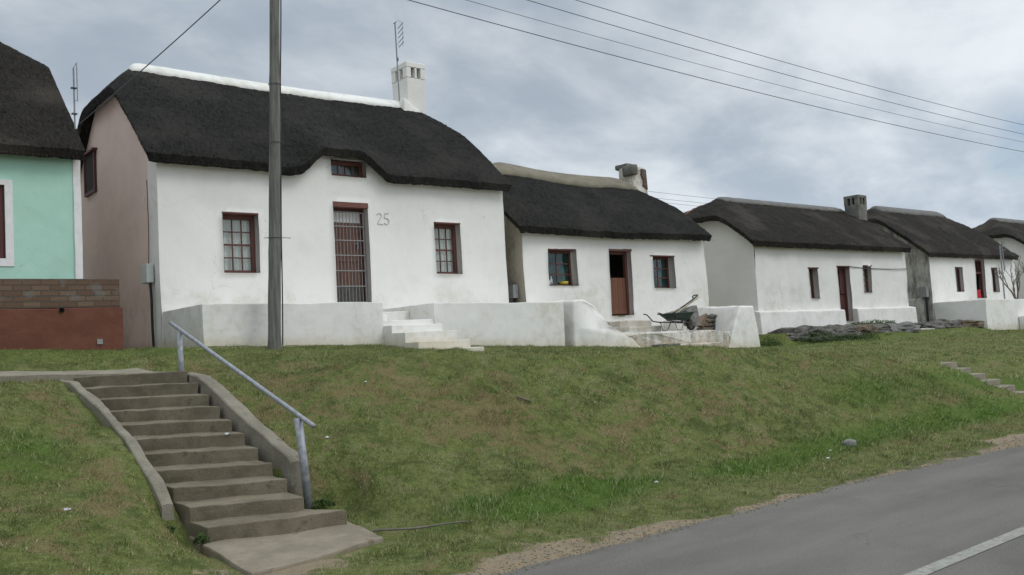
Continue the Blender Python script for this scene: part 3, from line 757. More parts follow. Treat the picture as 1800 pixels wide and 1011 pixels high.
bm, _ = front_wall(r25, 5.53, 13.72, YH, 1.5, holes, 0.30, seed=1)
closed_sides(bm, r25, 5.53, 13.72, YH, 22.9, 1.5, (1, 0, 0), 1, 0.6)
part('wall', bm, [M['white'], M['pink'], M['white_low']], h25, True)
part('roof', roof_mesh(r25, 3), M['thatch'], h25, True)
bm = cap_mesh(r25, 5.95, 13.25, 0.36, 0.03, 0.08, 2)
part('ridge_cap', bm, M['cap_white'], h25, True)
bm = chimney_mesh(12.88, 13.42, 19.65, 20.35, 7.3, 9.22, 0.03, (0.42, 0.14))
bmesh.ops.bevel(bm, geom=bm.edges[:], offset=0.012, segments=1, affect='EDGES')
ch25 = part('chimney', bm, [M['white'], M['hollow']], h25)
bm = bmesh.new(); hexa(bm, [(12.6, 19.45, 7.7), (13.9, 19.5, 7.0), (13.9, 20.5, 7.0), (12.6, 20.5, 7.7)], [(12.7, 19.55, 8.22), (13.72, 19.62, 7.62), (13.72, 20.4, 7.62), (12.7, 20.4, 8.22)])
part('chimney_apron', finish_rough(bm, 0.02, 3, 0.2, 0.04), M['cap_white'], h25, True)
for (a, b) in ((6.75, 7.47), (11.68, 12.40)):
    sash(h25, a, b, 3.38, 4.54, YH+0.19, 3, 4, 'redwood', 0.075, 'lace', 0.022, mid=2)
    bm = bmesh.new(); box(bm, a-0.01, YH-0.010, 4.54, b+0.01, YH+0.27, 4.57); part('lintel', bm, M['redwood'], h25)
sash(h25, 9.15, 9.96, 5.46, 5.80, YH+0.15, 4, 1, 'lintel', 0.07, 'bluegrey', 0.022)
# front door of 25
doorframe(h25, 9.14, 9.97, 2.70, 4.80, YH+0.20, 'maroon', 0.06)
bm = bmesh.new(); box(bm, 9.135, YH-0.015, 4.795, 9.975, YH+0.29, 4.90); part('lintel', bm, M['lintel'], h25)
bm = bmesh.new()
boards(bm, 9.20, 9.91, YH+0.26, 3.12, 4.5, 8); box(bm, 9.20, YH+0.245, 4.42, 9.91, YH+0.29, 4.50); box(bm, 9.20, YH+0.245, 3.66, 9.91, YH+0.29, 3.72)
box(bm, 9.20, YH+0.25, 2.72, 9.91, YH+0.29, 3.12, 1)
d = part('door', bm, [M['doorwood'], M['kick']], h25)
bm = bmesh.new(); box(bm, 9.80, YH+0.225, 3.93, 9.83, YH+0.245, 4.12); tube(bm, [(9.815, YH+0.21, 4.05), (9.72, YH+0.21, 4.05)], 0.009); tube(bm, [(9.815, YH+0.25, 4.05), (9.815, YH+0.21, 4.05)], 0.009); part('handle', bm, M['alu'], d)
bm = bmesh.new(); box(bm, 9.20, YH+0.26, 4.50, 9.91, YH+0.265, 4.74); part('fanlight', bm, M['lace'], h25)
bm = bmesh.new()
gz = [2.78, 3.12, 3.45, 3.78, 4.10, 4.40, 4.70]
for z in gz: box(bm, 9.17, YH+0.11, z-0.010, 9.93, YH+0.125, z+0.010)
for k in range(10):
    x = 9.185+(9.915-9.185)*k/9; wdt = 0.0045 if k not in (0, 9) else 0.012
    box(bm, x-wdt, YH+0.128, 2.78, x+wdt, YH+0.14, 4.70)
part('security_gate', bm, M['gate'], h25)
# numerals
def numeral(pts, nm):
    bm = bmesh.new(); tube(bm, [(x, YH-0.006, z) for x, z in pts], 0.011, 6); return part(nm, bm, M['numeral'], h25)
a = [(10.185+0.0, 4.655)]+[(10.245+0.058*cos(t), 4.645+0.052*sin(t)) for t in [R(q) for q in (150, 120, 90, 60, 30, 0, -25, -50)]]+[(10.235, 4.54), (10.195, 4.47), (10.20, 4.462), (10.33, 4.462)]
numeral(a, 'numeral')
b = [(10.475, 4.70), (10.385, 4.70), (10.375, 4.60)]+[(10.42+0.062*cos(t), 4.53+0.068*sin(t)) for t in [R(q) for q in (110, 80, 50, 20, -10, -40, -70, -100, -130, -150)]]
numeral(b, 'numeral')
# gable attic window
bm = bmesh.new(); box(bm, 5.475, 20.95, 5.55, 5.56, 21.02, 6.45); box(bm, 5.475, 21.75, 5.55, 5.56, 21.82, 6.45); box(bm, 5.42, 20.85, 6.45, 5.56, 21.95, 6.50); box(bm, 5.475, 21.02, 5.55, 5.56, 21.75, 5.62)
gw = part('gable_window', bm, M['maroon'], h25)
bm = bmesh.new(); box(bm, 5.50, 21.02, 5.62, 5.56, 21.75, 6.45); part('pane', bm, M['darkin'], gw)  # no opening here: the dark of the room is painted on this sheet
# stoep of 25
bm = bmesh.new()
def hz_(x): return float(terrain(x, 14.95))
n = 12
def stoepseg(bm, xa, xb, ya, yb, za, zb, base=1.0): hexa(bm, [(xa, ya, base), (xb, ya, base), (xb, yb, base), (xa, yb, base)], [(xa, ya, za), (xb, ya, zb), (xb, yb, zb), (xa, yb, za)])
SX0, SX1 = 5.56, 13.66
stoepseg(bm, SX0, 9.02, 15.0, 16.98, 2.655, 2.64); stoepseg(bm, 10.19, SX1, 15.0, 16.98, 2.60, 2.565); stoepseg(bm, 9.02, 10.19, 15.9, 16.98, 2.50, 2.50)
bm2 = finish_rough(bm, 0.016, 1.3, 0.22, 0.012, 4.0)
part('stoep', bm2, M['white_low'], h25, False)
bm = bmesh.new()
st = [(8.86, 15.30, 2.28), (8.98, 14.72, 2.18), (9.02, 14.27, 2.03), (9.06, 13.85, 1.84), (9.02, 13.45, 1.685)]
box(bm, 9.02, 15.02, 1.3, 10.19, 15.9, 2.29); box(bm, 9.03, 15.55, 2.29, 9.45, 15.9, 2.42)
for (x, y, z), nx_ in zip(st[1:], st[2:]+[None]):
    box(bm, 9.02+0.015*(15-y), y, 1.2, 10.18+0.02*(15-y), y+0.5+(0.001*x), z)
part('front_steps', finish_rough(bm, 0.010, 2.0, 0.3, 0.012, 2.0), M['white_low'], h25)
# meter box and conduit
bm = bmesh.new(); box(bm, 5.37, 17.25, 3.22, 5.50, 17.60, 3.57); bmesh.ops.bevel(bm, geom=bm.edges[:], offset=0.008, segments=1, affect='EDGES')
mb = part('meter_box', bm, M['box'], h25)
bm = bmesh.new(); tube(bm, [(5.46, 17.34, 3.22), (5.47, 17.33, 2.9), (5.47, 17.33, 2.4), (5.48, 17.32, 1.9)], 0.025); tube(bm, [(5.49, 17.5, 3.57), (5.515, 17.52, 4.3), (5.52, 17.55, 5.2)], 0.006)
part('conduit', bm, M['black'], h25)

# ---- mint cottage ---------------------------------------------------------
rm = Roof(-6.0, 4.25, 16.72, 23.4, 20.2, 8.50, 5.50, -4.8, 1.0, 3.15, 0.78, conv=0.0, k=0.1, ks=0.12)
hm = thing('cottage', 'mint green thatched cottage at the left edge of the photo', 'cottage', (0, 17, 2), 'thatched cottages along the terrace')
bm, _ = front_wall(rm, -5.6, 4.10, YH, 3.0, [(2.25, 3.02, 3.6, 4.84)], 0.15, seed=7)
closed_sides(bm, rm, -5.6, 4.10, YH, 23.0, 1.5, (0, 1, 0), 7)
part('wall', bm, [M['mint'], M['trim']], hm, True)
part('roof', roof_mesh(rm, 11), M['thatch_old'], hm, True)
bm = bmesh.new(); box(bm, 4.085, YH-0.03, 3.2, 4.21, YH+0.25, 5.46)
part('corner_strip', finish_rough(bm, 0.008, 2, 0.2, 0.01), M['trim'], hm)
bm = bmesh.new(); box(bm, 2.10, YH-0.02, 4.84, 3.14, YH+0.02, 4.93); box(bm, 2.10, YH-0.02, 3.47, 3.14, YH+0.02, 3.60); box(bm, 3.02, YH-0.02, 3.60, 3.14, YH+0.02, 4.84); box(bm, 2.10, YH-0.02, 3.60, 2.25, YH+0.02, 4.84)
part('window_surround', bm, M['trim'], hm)
sash(hm, 2.25, 3.02, 3.6, 4.84, YH+0.04, 2, 2, 'maroon', 0.075, 'teal')
bm = bmesh.new(); box(bm, -6, 15.0, 2.63, 4.25, 15.4, 3.08)
bmesh.ops.bevel(bm, geom=bm.edges[:], offset=0.01, segments=1, affect='EDGES')
part('parapet', bm, M['brick'], hm)
bm = bmesh.new(); box(bm, -6, 14.96, 1.6, 4.28, 17.2, 2.625)
st_ = part('stoep', finish_rough(bm, 0.012, 1.5, 0.3, 0.012), M['rustp'], hm)
bm = bmesh.new(); tube(bm, [(3.39, 15.02, 2.60), (3.39, 14.93, 2.598)], 0.035, 12); o = part('drain_pipe', bm, M['hollow'], hm)
bm = bmesh.new(); box(bm, 3.88, 14.94, 2.06, 3.96, 14.97, 2.14); part('vent', bm, M['gate'], hm)

# ---- second cottage ---------------------------------------------------------
def z2(x): return 6.60+0.10*math.exp(-((x-15.4)**2/1.6))-0.06*math.exp(-((x-18.5)**2/4))
r2 = Roof(13.98, 21.24, 16.72, 22.3, 19.5, z2, lambda x: 4.53+0.02*sin(x), 15.7, 0.60, 20.2, 1.0, conv=0.04)
h2 = thing('cottage', 'small white thatched cottage with half open brown door and broken chimney', 'cottage', (17.7, 17, 1.5), 'thatched cottages along the terrace')
holes = [(15.06, 16.04, 3.10, 4.03), (17.21, 18.06, 2.30, 4.08), (18.93, 19.81, 3.02, 3.93)]
bm, _ = front_wall(r2, 14.26, 21.20, YH, 1.3, holes, 0.30, seed=13, jit=0.025)
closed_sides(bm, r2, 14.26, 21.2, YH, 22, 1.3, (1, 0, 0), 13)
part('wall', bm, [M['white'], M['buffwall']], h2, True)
part('roof', roof_mesh(r2, 17), M['thatch'], h2, True)
part('ridge_cap', cap_mesh(r2, 14.75, 20.55, 0.62, 0.05, 0.12, 5), M['cap_grey'], h2, True)
for (a, b, c, dd_) in ((15.06, 16.04, 3.10, 4.0), (18.93, 19.81, 3.02, 3.90)):
    sash(h2, a, b, c, dd_, YH+0.22, 2, 3, 'redwood', 0.045, 'teal' if a < 17 else 'bluegrey', 0.03, glass='glass_teal')
    bm = bmesh.new(); box(bm, a-0.10, YH-0.010, dd_, b+0.04, YH+0.29, dd_+0.035); part('lintel', bm, M['maroon'], h2)
bm = bmesh.new(); box(bm, 17.18, YH-0.012, 4.02, 18.10, YH+0.25, 4.085); part('lintel', bm, M['redwood'], h2)
doorframe(h2, 17.21, 18.06, 2.30, 4.02, YH+0.16, 'redwood', 0.07)
bm = bmesh.new(); boards(bm, 17.28, 17.99, YH+0.20, 2.34, 3.32, 7); box(bm, 17.28, YH+0.185, 2.34, 17.99, YH+0.23, 2.46); part('lower_door', bm, M['doorbrown'], h2)
bm = bmesh.new(); box(bm, 17.24, YH+0.02, 2.26, 18.0, YH+0.1, 2.30); part('threshold', bm, M['step'], h2)
# broken chimney: plaster shell partly fallen off brown brick
bm = bmesh.new()
hexa(bm, [(20.62, 19.05, 5.6), (21.24, 19.05, 5.6), (21.24, 19.75, 5.6), (20.62, 19.75, 5.6)], [(20.60, 19.1, 6.98), (21.18, 19.1, 6.96), (21.18, 19.7, 6.96), (20.60, 19.7, 7.02)])
ch = part('chimney', finish_rough(bm, 0.03, 2.5, 0.15, 0.03, 1), M['white_dirty'], h2, True)
bm = bmesh.new(); box(bm, 20.50, 19.0, 6.68, 20.76, 19.45, 7.02); box(bm, 20.62, 19.35, 6.94, 20.9, 19.85, 7.12)
part('chimney_pot', finish_rough(bm, 0.03, 3, 0.15, 0.05, 2), M['chim_dark'], ch, True)
bm = bmesh.new(); prism(bm, [(20.97, 6.90), (20.94, 6.72), (21.03, 6.52), (20.99, 6.38), (21.19, 6.26), (21.16, 6.88)], 19.035, 19.15)
part('exposed_brick', bm, M['brick'], ch, label='bare brick where the chimney plaster has fallen off')
# terrace in front of it
bm = bmesh.new()
prism(bm, [(13.9, 1.2), (13.9, 2.60), (14.25, 2.64), (14.52, 2.50), (14.82, 2.20), (15.10, 1.92), (15.36, 1.77), (15.75, 1.66), (16.1, 1.45), (16.2, 1.2)], 14.95, 16.2)
box(bm, 13.9, 16.15, 1.2, 14.9, 16.98, 2.60)
tr = part('wing_wall', finish_rough(bm, 0.05, 1.8, 0.14, 0.05, 3), M['white_low'], h2, True, 'sloping whitewashed wing wall left of the steps')
bm = bmesh.new(); prism(bm, [(15.2, 1.0), (15.2, 1.80), (17.3, 1.79), (20.2, 1.70), (20.2, 1.0)], 15.02, 17.0)
part('terrace', finish_rough(bm, 0.06, 1.6, 0.12, 0.03, 5), M['white_dirty'], h2, False)
bm = bmesh.new(); hexa(bm, [(19.12, 14.93, 0.9), (20.76, 14.93, 0.9), (21.15, 17.0, 0.9), (20.3, 17.0, 0.9)], [(20.02, 15.0, 2.37), (20.62, 15.0, 2.37), (21.05, 17.0, 2.44), (20.55, 17.0, 2.44)])
part('wing_wall', finish_rough(bm, 0.045, 1.8, 0.16, 0.05, 6), M['white_low'], h2, True, 'tapered whitewashed wing wall at the right end')
for nm, bx, mt in (('door_step', (16.75, 16.30, 1.7, 17.95, 17.05, 2.13), 'stepstone'), ('door_step', (16.55, 15.80, 1.7, 17.75, 16.5, 1.965), 'stepstone'), ('bench_block', (19.2, 16.55, 1.6, 20.4, 17.05, 2.12), 'white_low')):
    bm = bmesh.new(); box(bm, *bx); part(nm, finish_rough(bm, 0.02, 2.5, 0.2, 0.03, 8), M[mt], h2)
bm = bmesh.new(); box(bm, 16.95, 14.55, 1.1, 18.6, 15.05, 1.46)
part('lower_step', finish_rough(bm, 0.025, 2.5, 0.2, 0.03, 9), M['white_dirty'], h2)
bm = bmesh.new(); box(bm, 16.45, 14.50, 1.1, 16.93, 15.0, 1.50)
part('corner_block', finish_rough(bm, 0.02, 2.5, 0.2, 0.03, 9), M['chim_dark'], h2)
bm = bmesh.new(); box(bm, 14.05, 17.2, 2.82, 14.2, 17.52, 3.15); part('meter_box', bm, M['gate'], h2)
bm = bmesh.new(); tube(bm, [(14.17, 17.3, 2.82), (14.17, 17.3, 2.4), (14.17, 17.3, 1.9)], 0.04); part('conduit', bm, M['black'], h2)
# cracks where plaster came away
bm = bmesh.new()
for (x, z, w_, h_) in ((16.62, 3.12, 0.10, 0.05), (16.28, 2.93, 0.07, 0.04)): hexa(bm, [(x, YH-0.004, z), (x+w_, YH-0.004, z-0.03), (x+w_, YH-0.004, z-0.06), (x, YH-0.004, z-0.02)], [(x, YH-0.01, z), (x+w_, YH-0.01, z-0.03), (x+w_, YH-0.01, z-0.06), (x, YH-0.01, z-0.02)])
bm.free()

# ---- third cottage ---------------------------------------------------------
r3 = Roof(23.18, 32.85, 16.72, 22.0, 19.35, lambda x: 6.30-0.02*(x-25)/8, 4.44, 25.2, 0.42, 32.5, 0.6, conv=0.05)
r3.kl = 0.47
h3 = thing('cottage', 'white thatched cottage with grey end wall and white plinth behind a rock ledge', 'cottage', (28, 17, 1.6), 'thatched cottages along the terrace')
holes = [(26.49, 27.0, 2.63, 3.63), (28.20, 28.95, 1.83, 3.70), (29.77, 30.36, 2.80, 3.74)]
bm, _ = front_wall(r3, 23.58, 32.85, YH, 1.2, holes, 0.28, seed=21, jit=0.02)
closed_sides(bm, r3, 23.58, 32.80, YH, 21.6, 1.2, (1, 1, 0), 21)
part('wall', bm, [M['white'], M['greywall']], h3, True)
part('roof', roof_mesh(r3, 23, 0.028, 0.12), M['thatch_old'], h3, True)
part('ridge_cap', cap_mesh(r3, 24.95, 32.3, 0.36, 0.02, 0.07, 9), M['cap_steel'], h3, True)
bm = bmesh.new()
for (a, b) in ((23.40, 28.18), (28.97, 33.0)): hexa(bm, [(a, 16.78, 1.1), (b, 16.78, 1.1), (b, 17.05, 1.1), (a, 17.05, 1.1)], [(a, 16.82, 2.24), (b, 16.82, 2.21), (b, 17.05, 2.26), (a, 17.05, 2.29)])
box(bm, 23.38, 17.05, 1.1, 23.62, 22.5, 2.26)
part('plinth', finish_rough(bm, 0.02, 1.6, 0.3, 0.03, 4), M['white'], h3)
sash(h3, 26.49, 27.0, 2.63, 3.63, YH+0.20, 2, 4, 'redwood', 0.05, 'lace', 0.02, mid=2)
sash(h3, 29.77, 30.36, 2.80, 3.74, YH+0.14, 2, 4, 'redwood', 0.06, 'lace', 0.02, mid=2)
for a, b, z in ((26.44, 27.06, 3.63), (28.15, 29.0, 3.70), (29.72, 30.42, 3.74)):
    bm = bmesh.new(); box(bm, a, YH-0.015, z, b, YH+0.28, z+0.035); part('lintel', bm, M['maroon'], h3)
doorframe(h3, 28.20, 28.95, 1.83, 3.70, YH+0.16, 'redwood', 0.05)
bm = bmesh.new(); boards(bm, 28.25, 28.90, YH+0.22, 1.85, 2.75, 6); part('lower_door', bm, M['maroon'], h3)
bm = bmesh.new(); boards(bm, 28.62, 28.90, YH+0.21, 2.78, 3.64, 3); part('upper_door', bm, M['maroon'], h3)
bm = chimney_mesh(32.30, 32.90, 18.40, 18.95, 5.0, 6.66, 0.02, (0.36, 0.10))
part('chimney', finish_rough(bm, 0.012, 3, 0.3, 0), [M['chim_dark'], M['hollow']], h3)
bm = bmesh.new(); tube(bm, [(28.95, 16.97, 3.71), (29.8, 16.97, 3.66), (31.5, 16.97, 3.64), (32.85, 16.96, 3.66)], 0.012, 6); part('cable', bm, M['wire'], h3)
bm = bmesh.new(); tube(bm, [(x, 19.7, r3.z(x, 19.7)+0.01) for x in (23.4, 24.0, 24.5, 24.9)], 0.03, 6); part('verge_flashing', bm, M['tin'], h3)

# ---- fourth cottage ---------------------------------------------------------
r4 = Roof(34.2, 42.3, 16.76, 22.6, 19.7, 6.58, 4.30, 36.0, 0.42, 41.1, 0.85, conv=0.03)
h4 = thing('cottage', 'white thatched cottage with mould stained end wall and open door', 'cottage', (38.5, 17, 1.5), 'thatched cottages along the terrace')
holes = [(36.76, 37.42, 2.77, 3.78), (38.50, 39.40, 2.50, 4.10), (40.02, 40.66, 2.74, 3.78)]
bm, _ = front_wall(r4, 34.68, 42.38, YH, 1.0, holes, 0.25, seed=31, jit=0.02)
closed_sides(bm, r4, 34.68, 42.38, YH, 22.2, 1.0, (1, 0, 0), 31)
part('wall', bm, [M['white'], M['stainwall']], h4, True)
part('roof', roof_mesh(r4, 37, 0.03, 0.12), M['thatch_old'], h4, True)
part('ridge_cap', cap_mesh(r4, 35.7, 41.3, 0.40, 0.04, 0.08, 12), M['cap_steel'], h4, True)
sash(h4, 36.76, 37.42, 2.77, 3.74, YH+0.14, 1, 2, 'maroon', 0.06, 'bluegrey', 0.02)
sash(h4, 40.02, 40.66, 2.74, 3.74, YH+0.14, 1, 2, 'maroon', 0.06, 'bluegrey', 0.02)
doorframe(h4, 38.50, 39.40, 2.50, 4.10, YH+0.12, 'maroon', 0.07)
bm = bmesh.new(); box(bm, 38.57, YH+0.13, 3.52, 39.33, YH+0.2, 3.60)
for k in (1, 2): box(bm, 38.57+0.25*k-0.015, YH+0.13, 3.6, 38.57+0.25*k+0.015, YH+0.17, 4.03)
part('fanlight', bm, M['maroon'], h4)
bm = bmesh.new(); stoepseg(bm, 34.72, 44.0, 15.05, 16.98, 2.36, 2.28, 0.8)
part('stoep', finish_rough(bm, 0.02, 1.5, 0.3, 0.02, 7), M['white'], h4)
bm = bmesh.new(); box(bm, 37.4, 14.55, 0.8, 44, 15.04, 1.66); part('seat_wall', finish_rough(bm, 0.03, 1.5, 0.3, 0.03, 8), M['white_low'], h4)
bm = bmesh.new(); box(bm, 34.45, 17.1, 2.6, 34.66, 17.4, 3.0); part('meter_box', bm, M['gate'], h4)
bm = bmesh.new(); tube(bm, [(34.6, 17.2, 2.6), (34.6, 17.2, 1.5)], 0.04); part('conduit', bm, M['black'], h4)
bm = bmesh.new(); prism(bm, [(34.5, 1.2), (34.55, 2.5), (34.68, 2.6), (34.68, 1.2)], 17.3, 18.9); part('buttress', finish_rough(bm, 0.03, 2, 0.3, 0), M['stainwall'], h4)
o = link('cloth', roughbox(0.04, 6, 0.12, 0.05, 1.0, (38.66, 17.04, 2.50, 38.98, 17.14, 2.84)), M['red'], None, True); tag(o, 'bright red cloth hanging in the open doorway of the far cottage', 'cloth')

# ---- fifth cottage ---------------------------------------------------------
r5 = Roof(45.2, 58, 16.6, 23.0, 19.9, 6.62, 4.3, 47.6, 0.46, 56.5, 0.8, conv=0.05)
h5 = thing('cottage', 'farthest thatched cottage at the right edge, mostly a pale end wall', 'cottage', (51, 17, 1.2), 'thatched cottages along the terrace')
bm, _ = front_wall(r5, 45.6, 57.5, YH, 0.6, [(48.5, 49.2, 2.4, 3.5)], 0.2, seed=41)
closed_sides(bm, r5, 45.6, 57.5, YH, 22.6, 0.6, (1, 0, 0), 41)
part('wall', bm, [M['white'], M['greywall']], h5, True)
part('roof', roof_mesh(r5, 43, 0.03, 0.14), M['thatch_old'], h5, True)
part('ridge_cap', cap_mesh(r5, 47.3, 57, 0.40, 0.04, 0.08, 12), M['cap_steel'], h5, True)

# ------------------------------------------------------------------ near stairs
NS = 11
fl = thing('staircase', 'long concrete staircase with steel handrail climbing the grass bank', 'staircase', (3.5, 8.2, 0.05), 'concrete stairs up the bank')
zs_ = [0.05+0.14*(j+1) for j in range(NS)]
for j in range(NS):
    xl, yl = stair_left(j); xr_, yr_ = stair_right(j); xl2, yl2 = stair_left(j+1.25); xr2, yr2 = stair_right(j+1.25)
    if j == 0: xr_ += 0.28; xl -= 0.0
    if j == NS-1: yl2 += 0.35; yr2 += 1.35; xr2 += .1
    zt = zs_[j]; bm = bmesh.new(); zb = zt-0.30
    hexa(bm, [(xl-0.02, yl, zb), (xr_, yr_, zb), (xr2, yr2, zb), (xl2-0.02, yl2, zb)], [(xl-0.02, yl-0.012, zt), (xr_, yr_-0.012, zt), (xr2, yr2, zt+0.01), (xl2-0.02, yl2, zt+0.01)])
    part('step', finish_rough(bm, 0.013, 4.5, 0.075, 0.010, j*1.3), M['step'], fl)
# right stringer: raised rough kerb, its top 25 cm wide
def stringer(pts, wv, drop, seed, slope_in=0.0):
    bm = bmesh.new(); secs = []
    fine = []
    for (a, b) in zip(pts, pts[1:]):
        n = max(2, int((Vector(b)-Vector(a)).length/0.09))
        fine += [Vector(a).lerp(Vector(b), k/n) for k in range(n)]
    fine.append(Vector(pts[-1]))
    for p in fine:
        ns = 1-slope_in; q = noise.noise(p*2.3+Vector((seed, 0, 0)))*0.035*ns; q2 = noise.noise(p*5.1+Vector((seed, 3, 0)))*0.022*ns
        wl = wv*(1+0.35*ns*noise.noise(p*1.9+Vector((0, seed, 0))))
        q3 = noise.noise(p*14+Vector((seed, 3, 0)))*0.014
        secs.append([bm.verts.new(v) for v in ((p.x-0.01, p.y, p.z-drop), (p.x+q2*0.5, p.y, p.z-0.012+q*0.5+q3*0.4), (p.x+0.014+q2*0.5, p.y, p.z+q*0.5), (p.x+wl*0.6, p.y, p.z+0.004+q*0.7+q3*0.5), (p.x+wl+q3, p.y, p.z-0.01+q), (p.x+wl+0.03+q3, p.y, p.z-drop))])
    for a, b in zip(secs, secs[1:]):
        for k in range(5): bm.faces.new((a[k], b[k], b[k+1], a[k+1]))
    bm.faces.new(secs[0]); bm.faces.new(secs[-1][::-1])
    return bm
part('stringer', stringer([(4.18, 8.93, 0.60), (4.17, 9.0, 0.66), (4.13, 9.4, 0.84), (4.08, 10.4, 1.22), (4.05, 11.2, 1.53), (4.04, 11.6, 1.57), (4.03, 11.9, 1.50)], 0.17, 0.6, 3), M['curb'], fl, False, 'high rough kerb on the right side')
part('stringer', stringer([(2.86, 8.95, 0.36), (2.83, 9.12, 0.54), (2.86, 9.7, 0.76), (2.92, 10.3, 0.93), (2.95, 11.4, 1.23), (2.92, 12.6, 1.53), (2.80, 13.2, 1.60)], 0.11, 0.5, 8, 0.3), M['curb'], fl, False, 'low flush kerb on the left side')
def P3(v): return Vector(v)
bm = bmesh.new(); top = P3((4.02, 11.62, 2.11)); low = P3((4.24, 8.82, 1.085)); d_ = (low-top)
tube(bm, [top-d_*0.115, top, low, low+d_*0.10], 0.025, 10)
rail = part('handrail', bm, M['steel'], fl, True)
bm = bmesh.new(); tube(bm, [(4.02, 11.64, 1.30), (4.00, 11.63, 2.075)], 0.034, 10); part('post', bm, M['steel'], fl, True)
bm = bmesh.new(); tube(bm, [(4.29, 8.78, 0.10), (4.26, 8.80, 0.6), (4.225, 8.82, 1.06)], 0.043, 10); part('post', bm, M['steel'], fl, True)
# lower slab and top path
bm = bmesh.new(); hexa(bm, [(2.88, 6.95, -0.1), (4.25, 7.22, -0.1), (4.42, 8.4, -0.1), (3.05, 8.8, -0.1)], [(2.88, 6.95, 0.03), (4.25, 7.22, 0.035), (4.42, 8.4, 0.06), (3.05, 8.8, 0.06)])
o = link('landing', finish_rough(bm, 0.02, 2.2, 0.15, 0.02, 5), M['slab']); o['kind'] = 'structure'
bm = bmesh.new(); pts = [(4.0, 12.95, 1.60), (3.2, 13.3, 1.62), (2.4, 13.6, 1.66), (1.2, 13.75, 1.72), (-0.5, 13.9, 1.8), (-4, 14, 2.0)]
pr = None
for k, (x, y, z) in enumerate(pts):
    hw = 0.42; a = [bm.verts.new((x+0.0, y-hw, z-0.15)), bm.verts.new((x, y-hw, z)), bm.verts.new((x, y+hw, z+0.06)), bm.verts.new((x, y+hw, z-0.1))]
    if pr:
        for q in range(4): bm.faces.new((pr[q], a[q], a[(q+1) % 4], pr[(q+1) % 4]))
    else: bm.faces.new(a)
    pr = a
bm.faces.new(pr[::-1]); bmesh.ops.recalc_face_normals(bm, faces=bm.faces[:])
o = link('path', finish_rough(bm, 0.02, 2, 0.25, 0, 3), M['path']); o['kind'] = 'structure'

# far stairs
fs = thing('staircase', 'small far concrete steps cut into the bank near the right edge', 'staircase', (18.5, 7.6, 0.1), 'concrete stairs up the bank')
for j in range(6):
    y = 7.45+0.27*j; zt = 0.235+0.118*j; x = 18.05
    bm = bmesh.new(); box(bm, x, y, zt-0.3, x+0.72, y+0.36, zt); part('step', finish_rough(bm, 0.01, 3, 0.3, 0.012, j), M['path'], fs)

# ------------------------------------------------------------------ utility pole, wires, aerials
po = thing('utility_pole', 'grey wooden utility pole rising out of frame before cottage 25', 'pole', (6.83, 14.6, 1.7))
bm = bmesh.new(); pts = []; rr = []
for k in range(42):
    z = 1.5+k*0.2; pts.append((6.62+0.043*(z-1.8)+0.01*noise.noise(Vector((z*0.6, 0, 0))), 14.6, z)); rr.append(0.112-0.0009*k+0.006*noise.noise(Vector((z*2.0, 4, 0)))+0.008*max(0, sin(z*4.1))**8)
tube(bm, pts, rr, 14); part('shaft', bm, M['pole'], po, True)
for z in (3.75, 5.42, 6.45):
    bm = bmesh.new(); n = 16; px_ = 6.62+0.043*(z-1.8); rd = 0.108
    tube(bm, [(px_+rd*cos(2*pi*k/n), 14.6+rd*sin(2*pi*k/n), z) for k in range(n+1)], 0.006, 5, caps=False)
    if z < 4: tube(bm, [(px_-0.09, 14.54, z), (px_-0.24, 14.50, z-0.02)], 0.006, 5); tube(bm, [(px_+0.09, 14.54, z), (px_+0.25, 14.50, z-0.005)], 0.006, 5)
    part('binding', bm, M['wire'], po)
bm = bmesh.new(); cp = []
for k in range(44):
    z = 1.9+k*0.18; off = 0.112-0.0008*k+0.006+0.016*max(0, sin(z*1.1-1))
    cp.append((6.62+0.043*(z-1.8)+0.91*off, 14.6-0.41*off, z))
tube(bm, cp, 0.011, 6); part('cable', bm, M['black'], po, True)

def wire(name, label, a, b, sag, r, group=None, n=40):
    bm = bmesh.new(); a = Vector(a); b = Vector(b)
    tube(bm, [a.lerp(b, k/n)-Vector((0, 0, sag*4*(k/n)*(1-k/n))) for k in range(n+1)], r, 5)
    o = link(name, bm, M['wire']); return tag(o, label, 'wire', group)
ws = [((9.96, 8.72), (39.25, 8.26), 'lowest of the four overhead wires crossing the sky', .010), ((11.4, 9.01), (39.34, 8.67), 'thin second overhead wire from the bottom of the four', .0065),
      ((13.1, 9.35), (39.41, 9.0), 'third overhead wire from the bottom of the four', .009), ((14.64, 9.65), (39.5, 9.39), 'topmost of the four overhead wires crossing the sky', .009)]
for (xa, za), (xb, zb), lb, rad in ws:
    # extend each span beyond both frame edges; sag is measured between x=6.7 and x=52
    s = (zb-za)/(xb-xa)
    bmx = bmesh.new(); pts = []
    for k in range(61):
        x = 5.0+(55-5.0)*k/60; zl = za+s*(x-xa)
        q = lambda xx: 0.55*4*((xx-5)/50)*(1-(xx-5)/50)
        # remove the chord of the sag between the two measured points
        corr = q(xa)+(q(xb)-q(xa))*(x-xa)/(xb-xa)
        pts.append((x, 15.0, zl-q(x)+corr))
    tube(bmx, pts, rad, 5); tag(link('overhead_wire', bmx, M['wire']), lb, 'wire', 'overhead wires along the street')
wire('overhead_wire', 'single wire slanting from the pole top down to the pink gable', (7.3, 15.2, 9.3), (4.72, 19.0, 6.52), 0.05, 0.011)
for k, zb in enumerate((8.06, 7.80, 7.64, 7.32)):
    wire('distant_wire', ['topmost', 'second', 'third', 'lowest'][k]+' of the faint distant wires seen between the second and third cottages', (20, 26, zb+0.05), (40, 26, zb-0.3), 0.1, 0.007, 'faint wires behind the cottages')

